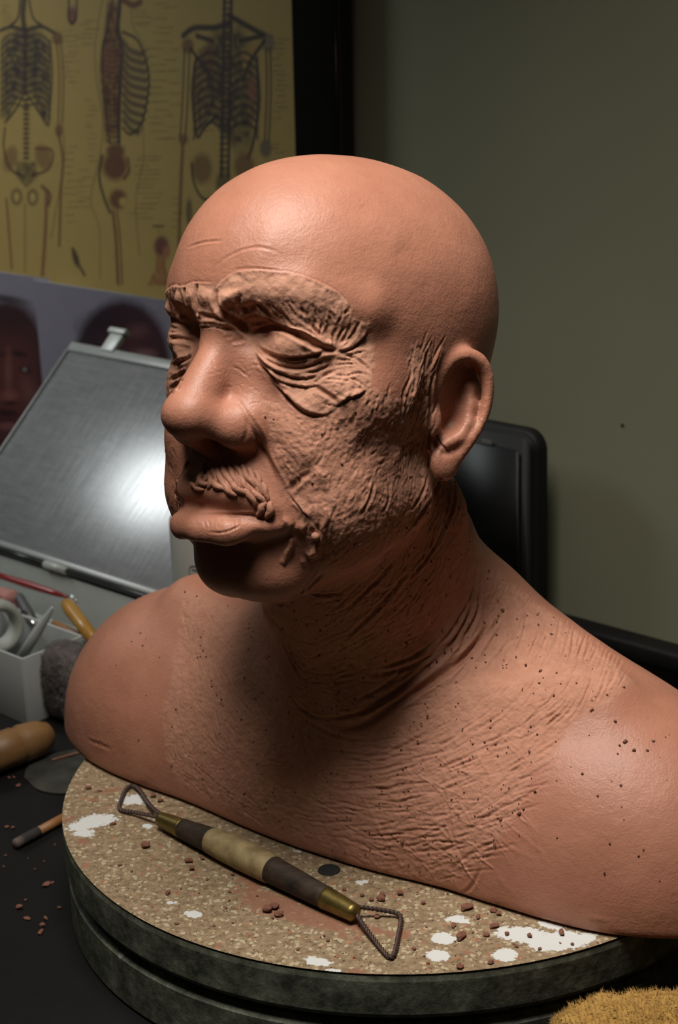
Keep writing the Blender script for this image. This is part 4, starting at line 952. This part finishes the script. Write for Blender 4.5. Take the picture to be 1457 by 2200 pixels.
# white jar behind the chin
jc = onn((371, 1240), .07); jr = .031
jx = A([jc[0], jc[1], 0])+RT*jr*1.0; J = empty('white_bottle', (jx[0], jx[1], ZT), 'white plastic bottle standing behind the chin with a small printed label', 'bottle'); bpy.context.view_layer.update()
jb = obj('body', lathe([(.029, .0), (jr, .002), (jr, .150), (.0305, .155), (.028, .159), (.022, .162), (.012, .164)], 64), mat('jar_white', (.5, .52, .47), (.46, .48, .43), 20, rough=.4, bump=.03), J); obj('cap', lathe([(.012, .164), (.0125, .1645), (.0125, .182), (.011, .184)], 48), M_TUB, J)
# printed label: rounded outline with two scribbled lines wrapped on the jar
lp0 = A([407, 1216.]); M_INK = mat('dark_green_ink', (.03, .05, .045), rough=.7, bump=0)
def on_jar(px):
    d = ray(A(px, float)); o_ = CAM[:2]-jx[:2]; a_ = d[0]**2+d[1]**2; b2 = o_[0]*d[0]+o_[1]*d[1]; c2 = o_@o_-(jr+.0002)**2; t_ = (-b2-math.sqrt(max(b2*b2-a_*c2, 0)))/a_; return CAM+d*t_
for nm, pts in (('label_outline', [(407, 1240), (407, 1224), (409, 1218), (415, 1216), (428, 1218), (445, 1221)]), ('label_print', [(413, 1226), (415, 1222), (418, 1227), (421, 1223), (424, 1229), (428, 1224), (434, 1229)]), ('label_print', [(411, 1234), (412, 1240), (415, 1236), (418, 1241), (424, 1237)])):
    P = A([on_jar(p) for p in pts]); o = obj(nm, sweep(catmull(P, 4), .00028, 6), M_INK); sub(o, jb)

# black flat device against the wall at the right
DV = empty('black_tablet', tuple(onn((1100, 1290), .34)*A([1, 1, 0])+A([0, 0, ZT])), 'black rounded tablet standing upright against the olive wall', 'tablet'); bpy.context.view_layer.update()
dtr = onn((1150, 934), .335); dw = .16; dh = dtr[2]-ZT
def rrect(w, h, t_, r, bev=.003):
    b = bmesh.new(); pts = []
    for cx, cy, a0 in ((w/2-r, h/2-r, 0), (-w/2+r, h/2-r, 90), (-w/2+r, -h/2+r, 180), (w/2-r, -h/2+r, 270)):
        for q in np.linspace(0, 90, 9): pts.append((cx+r*math.cos(rad(a0+q)), 0, cy+r*math.sin(rad(a0+q))))
    f = b.faces.new([b.verts.new(p) for p in pts]); e = bmesh.ops.extrude_face_region(b, geom=[f]); bmesh.ops.translate(b, vec=(0, t_, 0), verts=[v for v in e['geom'] if isinstance(v, bmesh.types.BMVert)])
    bmesh.ops.recalc_face_normals(b, faces=b.faces); ed = [x for x in b.edges if len(x.link_faces) == 2 and x.calc_face_angle(0) > 1.0]; bmesh.ops.bevel(b, geom=ed, offset=bev, segments=3, affect='EDGES'); return b
M_BLK = mat('black_plastic', (.005, .005, .0045), rough=.6, bump=.05, Specular_IOR_Level=.3); dc = A([dtr[0], dtr[1], ZT+dh/2])-WD*dw/2
sub(place(obj('body', rrect(dw, dh, .02, .016, .004), M_BLK), dc, RW), DV); sub(place(obj('screen', rrect(dw-.026, dh-.03, .002, .006, .0005), mat('dark_screen', (.003, .003, .003), rough=.4, bump=0, Specular_IOR_Level=.2)), dc-WN*.0012, RW), DV)
P = onn((1046, 950), .3335); o = place(obj('sticker', box(.010, .0006, .004, .0002), mat('grey_print', (.12, .12, .11), rough=.5, bump=0)), P, RW); sub(o, DV)

# yellow sponge in front
M_SPONGE = mat('yellow_sponge', (.46, .28, .07), (.30, .16, .035), 350, rough=.9, bump=.9, bscale=900)
scn = A([.108, -.236, ZT+.031]); SPG = empty('yellow_sponge', (scn[0], scn[1], ZT), 'fuzzy yellow sponge on the worktop in front of the turntable', 'sponge'); bpy.context.view_layer.update()
o, w, nw = lump('foam', scn, (.052, .029, .030), _rz(rad(4)), M_SPONGE, 140, .003, 6, 3.6, 12, ZT+.0005); sub(o, SPG)
o = fuzz('fibres', w, nw, 22000, (.0012, .0034), .00022, M_SPONGE, None, 7); sub(o, SPG)

# ------------------------------------------------------------------ framed anatomy chart on the wall; prints are coloured sheets
class Sheet:
    """a flat print: a fine grid on the wall plane whose colours are drawn with strokes"""
    def __init__(s, a0, a1, z0, z1, off, step, color):
        s.off = off; na, nz = int((a1-a0)/step)+1, int((z1-z0)/step)+1
        s.a, s.z = np.meshgrid(np.linspace(a0, a1, na), np.linspace(z0, z1, nz), indexing='ij'); s.n = (na, nz); s.b = (a0, a1, z0, z1)
        s.c = np.ones((na, nz, 3))*A(color)
    def to(s, pts): return wall_uv(A(pts, float), s.off)
    def _win(s, lo, hi):
        a0, a1, z0, z1 = s.b; i0 = int((lo[0]-a0)/(a1-a0)*(s.n[0]-1)); i1 = int((hi[0]-a0)/(a1-a0)*(s.n[0]-1))+2; j0 = int((lo[1]-z0)/(z1-z0)*(s.n[1]-1)); j1 = int((hi[1]-z0)/(z1-z0)*(s.n[1]-1))+2
        return slice(max(i0, 0), max(min(i1, s.n[0]), 0)), slice(max(j0, 0), max(min(j1, s.n[1]), 0))
    def line(s, pts, w, col, al=.8, curve=True):
        P = s.to(pts); P = catmull(P, 6) if curve and len(P) > 2 else P; w = w*.00046; al = min(al*1.35, 1)
        sl = s._win(P.min(0)-w*2, P.max(0)+w*2); a, z = s.a[sl], s.z[sl]
        if a.size == 0: return
        d = np.full(a.shape, 1e9)
        for p, q in zip(P[:-1], P[1:]):
            v = q-p; h = np.clip(((a-p[0])*v[0]+(z-p[1])*v[1])/(v@v+1e-15), 0, 1); d = np.minimum(d, (a-p[0]-h*v[0])**2+(z-p[1]-h*v[1])**2)
        m = (al*np.clip(1.4-np.sqrt(d)/w, 0, 1))[..., None]; s.c[sl] = s.c[sl]*(1-m)+A(col)*m
    def blob(s, c, rx, ry, col, al=.8, ang=0, soft=.25):
        x, y = c; q = [(x+math.cos(t)*rx*math.cos(rad(ang))-math.sin(t)*ry*math.sin(rad(ang)), y+math.cos(t)*rx*math.sin(rad(ang))+math.sin(t)*ry*math.cos(rad(ang))) for t in np.linspace(0, 2*math.pi, 28, endpoint=False)]
        s.poly(q, col, al, soft)
    def poly(s, pts, col, al=.8, soft=.0, noise=0):
        P = s.to(pts); sl = s._win(P.min(0), P.max(0)); a, z = s.a[sl], s.z[sl]
        if a.size == 0: return
        if soft:
            m = 0; cc = P.mean(0)
            for k in np.linspace(1-soft, 1+soft*.3, 5): m = m+inpoly(np.stack([a.ravel(), z.ravel()], 1), cc+(P-cc)*k).reshape(a.shape)/5.0
        else: m = inpoly(np.stack([a.ravel(), z.ravel()], 1), P).reshape(a.shape).astype(float)
        m = (m*al)[..., None]
        if noise: m = m*(1+noise*vnoise(np.stack([a.ravel(), z.ravel(), a.ravel()*0], 1), 220, 3).reshape(a.shape))[..., None]
        s.c[sl] = s.c[sl]*(1-m)+A(col)*m
    def build(s, name, m, parent, thick=.0006):
        P = W0+WD*s.a[..., None]-WN*s.off; P = P+A([0, 0, 1])*s.z[..., None]; na, nz = s.n
        i, j = np.meshgrid(np.arange(na-1), np.arange(nz-1), indexing='ij'); q = np.stack([i*nz+j, (i+1)*nz+j, (i+1)*nz+j+1, i*nz+j+1], -1).reshape(-1, 4)
        me = grid_mesh(name, P.reshape(-1, 3), q); attr_col(me, 'print', s.c.reshape(-1, 3)); return obj(name, me, m, parent)
def print_mat(name, rough, coat=0):
    t = NT(name); a = t.n('ShaderNodeAttribute', attribute_name='print'); co = t.coord()
    t.set(Base_Color=t.mix(t.ramp(t.noise(co, 60, 4), [(.3, (.05,)*3), (.7, (.18,)*3)]), a.outputs['Color'], (.5, .5, .5), 'MULTIPLY'), Roughness=rough, Coat_Weight=coat, Coat_Roughness=.12); return t.m
C5 = 1.821
def k5(pts): return [(x/C5, y/C5) for x, y in pts]
fa1 = -.415
ch = Sheet(-.93, fa1, .02, .46, .012, .0010, (.33, .235, .07))
DK, BN, RD_ = (.03, .018, .012), (.11, .045, .018), (.16, .06, .03)
ln = lambda p, w=2.2, c=DK, al=.75: ch.line(k5(p), w, c, al)
bl = lambda p, rx, ry, c=DK, al=.5, ang=0, soft=.3: ch.blob(k5([p])[0], rx/C5, ry/C5, c, min(al*1.35, 1), ang, soft)
pg = lambda p, c=DK, al=.4, soft=.15: ch.poly(k5(p), c, al, soft, .4)
# figure seen from the front (left)
pg([(5, 150), (60, 100), (140, 100), (195, 160), (200, 300), (195, 480), (170, 480), (130, 380), (100, 360), (60, 400), (30, 470), (5, 460)], (.075, .055, .028), .85)
ln([(95, -10), (90, 60), (95, 110)], 9, DK, .7); ln([(80, -10), (70, 70), (40, 100)], 3); ln([(112, -10), (130, 70), (165, 100)], 3)
ln([(0, 120), (45, 105), (98, 118), (160, 104), (215, 130)], 4); bl((225, 150), 24, 28, BN, .6)
for dx in (0, 16): ln([(222+dx, 160), (232+dx, 300), (228+dx, 480)], 2.5, BN)
bl((232, 510), 18, 30, BN, .6); ln([(228, 520), (246, 620), (238, 760), (232, 960)], 4, BN, .7); ln([(250, 530), (250, 640), (212, 860), (200, 930)], 2, BN, .5)
ln([(98, 120), (98, 300), (98, 360)], 7, DK, .6)
for k in range(11):
    y = 140+k*27
    ln([(100, y+10), (150, y-6), (188, y+18), (196, y+50)], 2.4, DK, .6); ln([(96, y+10), (45, y-6), (12, y+18), (4, y+50)], 2.4, DK, .6)
ln([(196, 160), (204, 300), (190, 490)], 2.5); ln([(100, 360), (140, 420), (185, 490)], 3); ln([(98, 360), (60, 430), (20, 480)], 3)
for k in range(13): bl((103, 390+k*19), 15, 8, DK, .65)
bl((40, 620), 30, 55, BN, .45, 15); bl((170, 615), 36, 55, BN, .45, -15); ln([(20, 500), (15, 580), (40, 660), (90, 690)], 3); ln([(140, 580), (205, 590), (190, 660), (120, 690)], 3, BN)
pg([(60, 630), (140, 630), (150, 690), (105, 740), (60, 690)], DK, .6); bl((65, 770), 24, 36, DK, .55); bl((65, 770), 13, 22, (.36, .255, .075), .8); bl((128, 772), 24, 36, DK, .55); bl((128, 772), 13, 22, (.36, .255, .075), .8)
ln([(25, 780), (35, 900), (46, 1050)], 4, RD_, .7); ln([(98, 800), (98, 1060)], 2.2, BN, .55); ln([(182, 760), (178, 900), (166, 1075)], 6, RD_, .7); ln([(165, 730), (195, 760), (190, 800)], 5, BN, .7)
# side view
pg([(420, -10), (480, -10), (470, 120), (490, 170), (480, 330), (470, 560), (412, 560), (398, 400), (385, 280), (400, 170)], BN, .85); bl((430, 240), 38, 70, RD_, .6)
ln([(470, -10), (462, 100), (478, 200), (468, 360), (465, 560)], 5); ln([(440, 0), (420, 120), (400, 200), (410, 400), (430, 560)], 3)
for k in range(20): ln([(412, 150+k*21), (440, 160+k*21), (468, 152+k*21)], 1.6, DK, .5)
for k in range(10):
    y = 175+k*34; x = 540+28*math.sin((k+1.5)/10*3.0)
    ln([(484, y-10), (510, y+22), (x, y+38)], 6.5, (.10, .065, .03), .75); ln([(x, y+38), (x+22, y+20)], 2, DK, .5)
ln([(480, 125), (540, 160), (575, 260), (580, 360), (555, 480), (510, 525), (480, 500)], 3)
ln([(402, -10), (372, 180), (378, 320), (402, 460), (392, 600), (355, 780), (388, 890), (392, 1090)], 1.3, DK, .55); ln([(515, 40), (520, 100), (565, 190), (585, 330), (560, 480), (562, 620), (532, 780), (545, 1000)], 1.3, DK, .5); ln([(480, 0), (520, 20), (550, 8)], 7, BN, .8)
bl((452, 590), 40, 30, BN, .7); bl((450, 650), 54, 62, BN, .75); ln([(400, 610), (388, 690), (408, 775), (430, 830)], 4); ln([(500, 620), (505, 670), (485, 700)], 4, BN); bl((462, 780), 38, 44, BN, .7); bl((482, 790), 18, 20, (.36, .255, .075), .7)
for w, x in ((5, 442), (3, 458)): ln([(x, 830), (x+12, 940), (x+20, 1110)], w, BN, .7)
# back view
pg([(765, 230), (840, 110), (950, 90), (1000, 220), (1010, 400), (980, 590), (920, 600), (820, 460), (770, 530), (750, 360)], (.06, .042, .02), .8)
for x in (874, 902): ln([(x+4, -10), (x, 200), (x-4, 450), (x-8, 690)], 4, DK, .75)
for k in range(28): bl((889-k*.5, 10+k*24), 22, 9, DK, .5); 
ln([(716, 140), (760, 110), (840, 108), (900, 90)], 6); ln([(1060, 150), (1010, 125), (930, 80), (895, 60)], 6); bl((735, 180), 26, 34, BN, .6); bl((1050, 170), 30, 38, (.15, .12, .07), .7)
pg([(770, 190), (840, 170), (838, 330), (820, 330)], BN, .55); pg([(940, 190), (1030, 150), (955, 315)], (.30, .19, .04), .8); ln([(745, 190), (800, 260), (830, 310)], 4); ln([(1035, 160), (980, 240), (950, 315)], 4); ln([(770, 140), (830, 160)], 5); ln([(940, 160), (1030, 140)], 5)
for x in (722, 742): ln([(x, 190), (x-8, 400), (x-18, 545)], 2.5, DK, .65)
for x in (1042, 1058): ln([(x, 190), (x+2, 360), (x-6, 560)], 2.5, DK, .65)
bl((718, 545), 20, 24, BN, .55); ln([(716, 560), (708, 720), (700, 960)], 5, BN, .65); bl((1040, 580), 26, 40, (.12, .09, .05), .7)
for k in range(9):
    y = 210+k*34; ln([(868, y+20), (820, y-5), (770, y+25), (758, y+60)], 3.4, DK, .6); ln([(905, y+20), (955, y-5), (1000, y+25), (1008, y+60)], 3.4, DK, .6)
ln([(768, 225), (752, 360), (770, 530), (800, 500), (850, 450)], 3.5); ln([(1005, 225), (1015, 400), (990, 560), (970, 620)], 3.5); bl((985, 350), 18, 55, (.22, .08, .05), .5)
bl((790, 660), 44, 66, BN, .55); bl((955, 650), 44, 60, BN, .55); ln([(750, 640), (760, 720), (800, 780), (850, 760)], 3); bl((740, 830), 14, 60, DK, .5); bl((875, 720), 34, 60, DK, .5)
# small colour figures and leaders
bl((632, 965), 32, 46, (.13, .045, .03), .95); bl((652, 985), 16, 28, (.26, .11, .05), .8); pg([(612, 990), (650, 1000), (648, 1040), (668, 1120), (575, 1120), (608, 1050)], (.25, .11, .04), .85, .1); bl((296, 1010), 14, 40, DK, .55, -15); ln([(285, 975), (300, 1020), (330, 1075)], 5, DK, .6); ln([(600, 885), (640, 885)], 3, DK, .5); ln([(620, 885), (620, 915)], 1.2, DK, .4)
bl((282, 60), 20, 40, (.16, .07, .04), .8); ln([(270, -10), (268, 70), (282, 92), (298, 70), (300, -10)], 3)
rl = random.Random(9)
for x0, x1, y0, y1, nn in ((236, 330, 110, 330, 11), (330, 395, 380, 640, 12), (575, 690, 60, 560, 17), (500, 660, 600, 860, 14), (640, 720, 170, 560, 9), (1065, 1135, 140, 470, 16), (780, 850, 60, 560, 5), (0, 60, 20, 90, 5), (300, 400, 70, 180, 6), (520, 620, 30, 110, 5), (240, 330, 560, 880, 12), (300, 380, 660, 820, 8), (1060, 1120, 560, 600, 3), (600, 720, 10, 30, 2), (660, 720, 760, 900, 5)):
    for k in range(nn):
        y = y0+(y1-y0)*(k+.5)/nn+rl.uniform(-4, 4); xa = rl.uniform(x0, x0+(x1-x0)*.35); xb = xa+rl.uniform(.35, .65)*(x1-x0); q = xa
        while q < xb: e = min(q+rl.uniform(4, 12), xb); ch.line(k5([(q, y), (e, y)]), 1.3, DK, rl.uniform(.25, .45), False); q = e+rl.uniform(1.5, 4)
M_CHART = print_mat('printed_chart_paper', .55, .08); M_PRINT = print_mat('printed_photo_paper', .45)
FR = empty('anatomy_chart', tuple(wall_pt(-.68, .02, .01)), 'black framed yellow anatomy chart of skeletons on the wall', 'poster'); bpy.context.view_layer.update()
sub(ch.build('printed_sheet', M_CHART, None), FR)
M_FRAME = mat('glossy_black_frame', (.006, .006, .006), rough=.16, bump=0, Coat_Weight=.5)
top = .75
def fbar(a0, z0, a1, z1, wd, th):
    L = math.hypot(a1-a0, z1-z0); o = obj('frame_bar', box(L, th, wd, .006, 4), M_FRAME); an = math.atan2(z1-z0, a1-a0)
    R = RW@Matrix.Rotation(-an, 3, 'Y'); return sub(place(o, wall_pt((a0+a1)/2, (z0+z1)/2, th/2+.001), R), FR)
fbar(-.396, -.0, -.381, top, .052, .024); fbar(-1.15, 0, -.37, 0, .05, .024); fbar(-1.15, top, -.37, top, .05, .024); fbar(-1.15, 0, -1.15, top, .05, .024)
# the upper part of the chart, above the frame of the photograph
o = place(obj('blank_sheet', box(.70, .002, .29, 0), mat('chart_yellow', (.36, .255, .075), rough=.5, bump=0)), wall_pt(-.765, .605, .0105), RW); sub(o, FR)
o = place(obj('backing', box(.70, .004, .74, 0), mat('backing_card', (.2, .15, .06), rough=.9)), wall_pt(-.765, .37, .006), RW); sub(o, FR)

def photo_sheet(a0, a1, z0, z1, off, label, draw, label_name='portrait_print'):
    s = Sheet(a0, a1, z0, z1, off, .0011, (.20, .185, .22)); draw(s)
    e = empty(label_name, tuple(wall_pt((a0+a1)/2, z0, off)), label, 'photo print'); bpy.context.view_layer.update(); sub(s.build('print', M_PRINT, None), e)
    o = place(obj('paper_backing', box(a1-a0, .0008, z1-z0, 0), mat('paper_white', (.5, .5, .5), rough=.8, bump=0)), wall_pt((a0+a1)/2, (z0+z1)/2, off-.0006), RW); sub(o, e)
def face_a(s):
    s.blob((14, 812), 98, 178, (.035, .012, .013), .97, 0, .12); s.blob((22, 830), 72, 140, (.10, .028, .022), .75, 0, .5); s.blob((20, 690), 60, 40, (.03, .010, .014), .6, 0, .8)
    s.blob((40, 760), 20, 8, (.02, .008, .008), .8, 12, .5); s.blob((8, 762), 10, 7, (.03, .01, .01), .7, 0, .5); s.blob((54, 795), 15, 8, (.02, .01, .01), .85, 10, .5); s.blob((53, 794), 5, 4, (.2, .2, .2), .8, 0, .3)
    s.blob((18, 800), 9, 55, (.2, .075, .055), .6, 0, .8); s.blob((20, 850), 22, 14, (.19, .065, .05), .8, 0, .6); s.blob((22, 866), 20, 5, (.02, .006, .006), .8, 0, .5); s.blob((62, 840), 18, 34, (.17, .07, .06), .5, -15, .8)
    s.blob((15, 888), 32, 10, (.02, .008, .01), .85, 6, .5); s.blob((15, 915), 28, 10, (.17, .06, .055), .8, 0, .5); s.line([(-10, 905), (20, 903), (42, 908)], 2.5, (.02, .006, .006), .9); s.poly([(-10, 960), (20, 950), (60, 930), (60, 1000), (-10, 1010)], (.02, .012, .02), .9, .1)
    s.blob((2, 640), 70, 8, (.02, .01, .012), .7, 10, .6)
def face_b(s):
    s.blob((262, 795), 110, 156, (.026, .010, .016), .97, 0, .10); s.blob((290, 770), 70, 110, (.085, .025, .026), .6, 0, .7); s.blob((295, 710), 26, 16, (.14, .055, .06), .7, 0, .8); s.blob((235, 690), 80, 30, (.015, .008, .014), .6, -12, .7); s.blob((310, 760), 30, 12, (.25, .12, .12), .6, 0, .7)
photo_sheet(-.778, -.568, ZT+.002, .170, .030, 'portrait print of a man, hidden below by the craft case lid', face_b)
photo_sheet(-.945, -.758, ZT+.002, .172, .026, 'portrait print of a moustached man at the left edge', face_a)
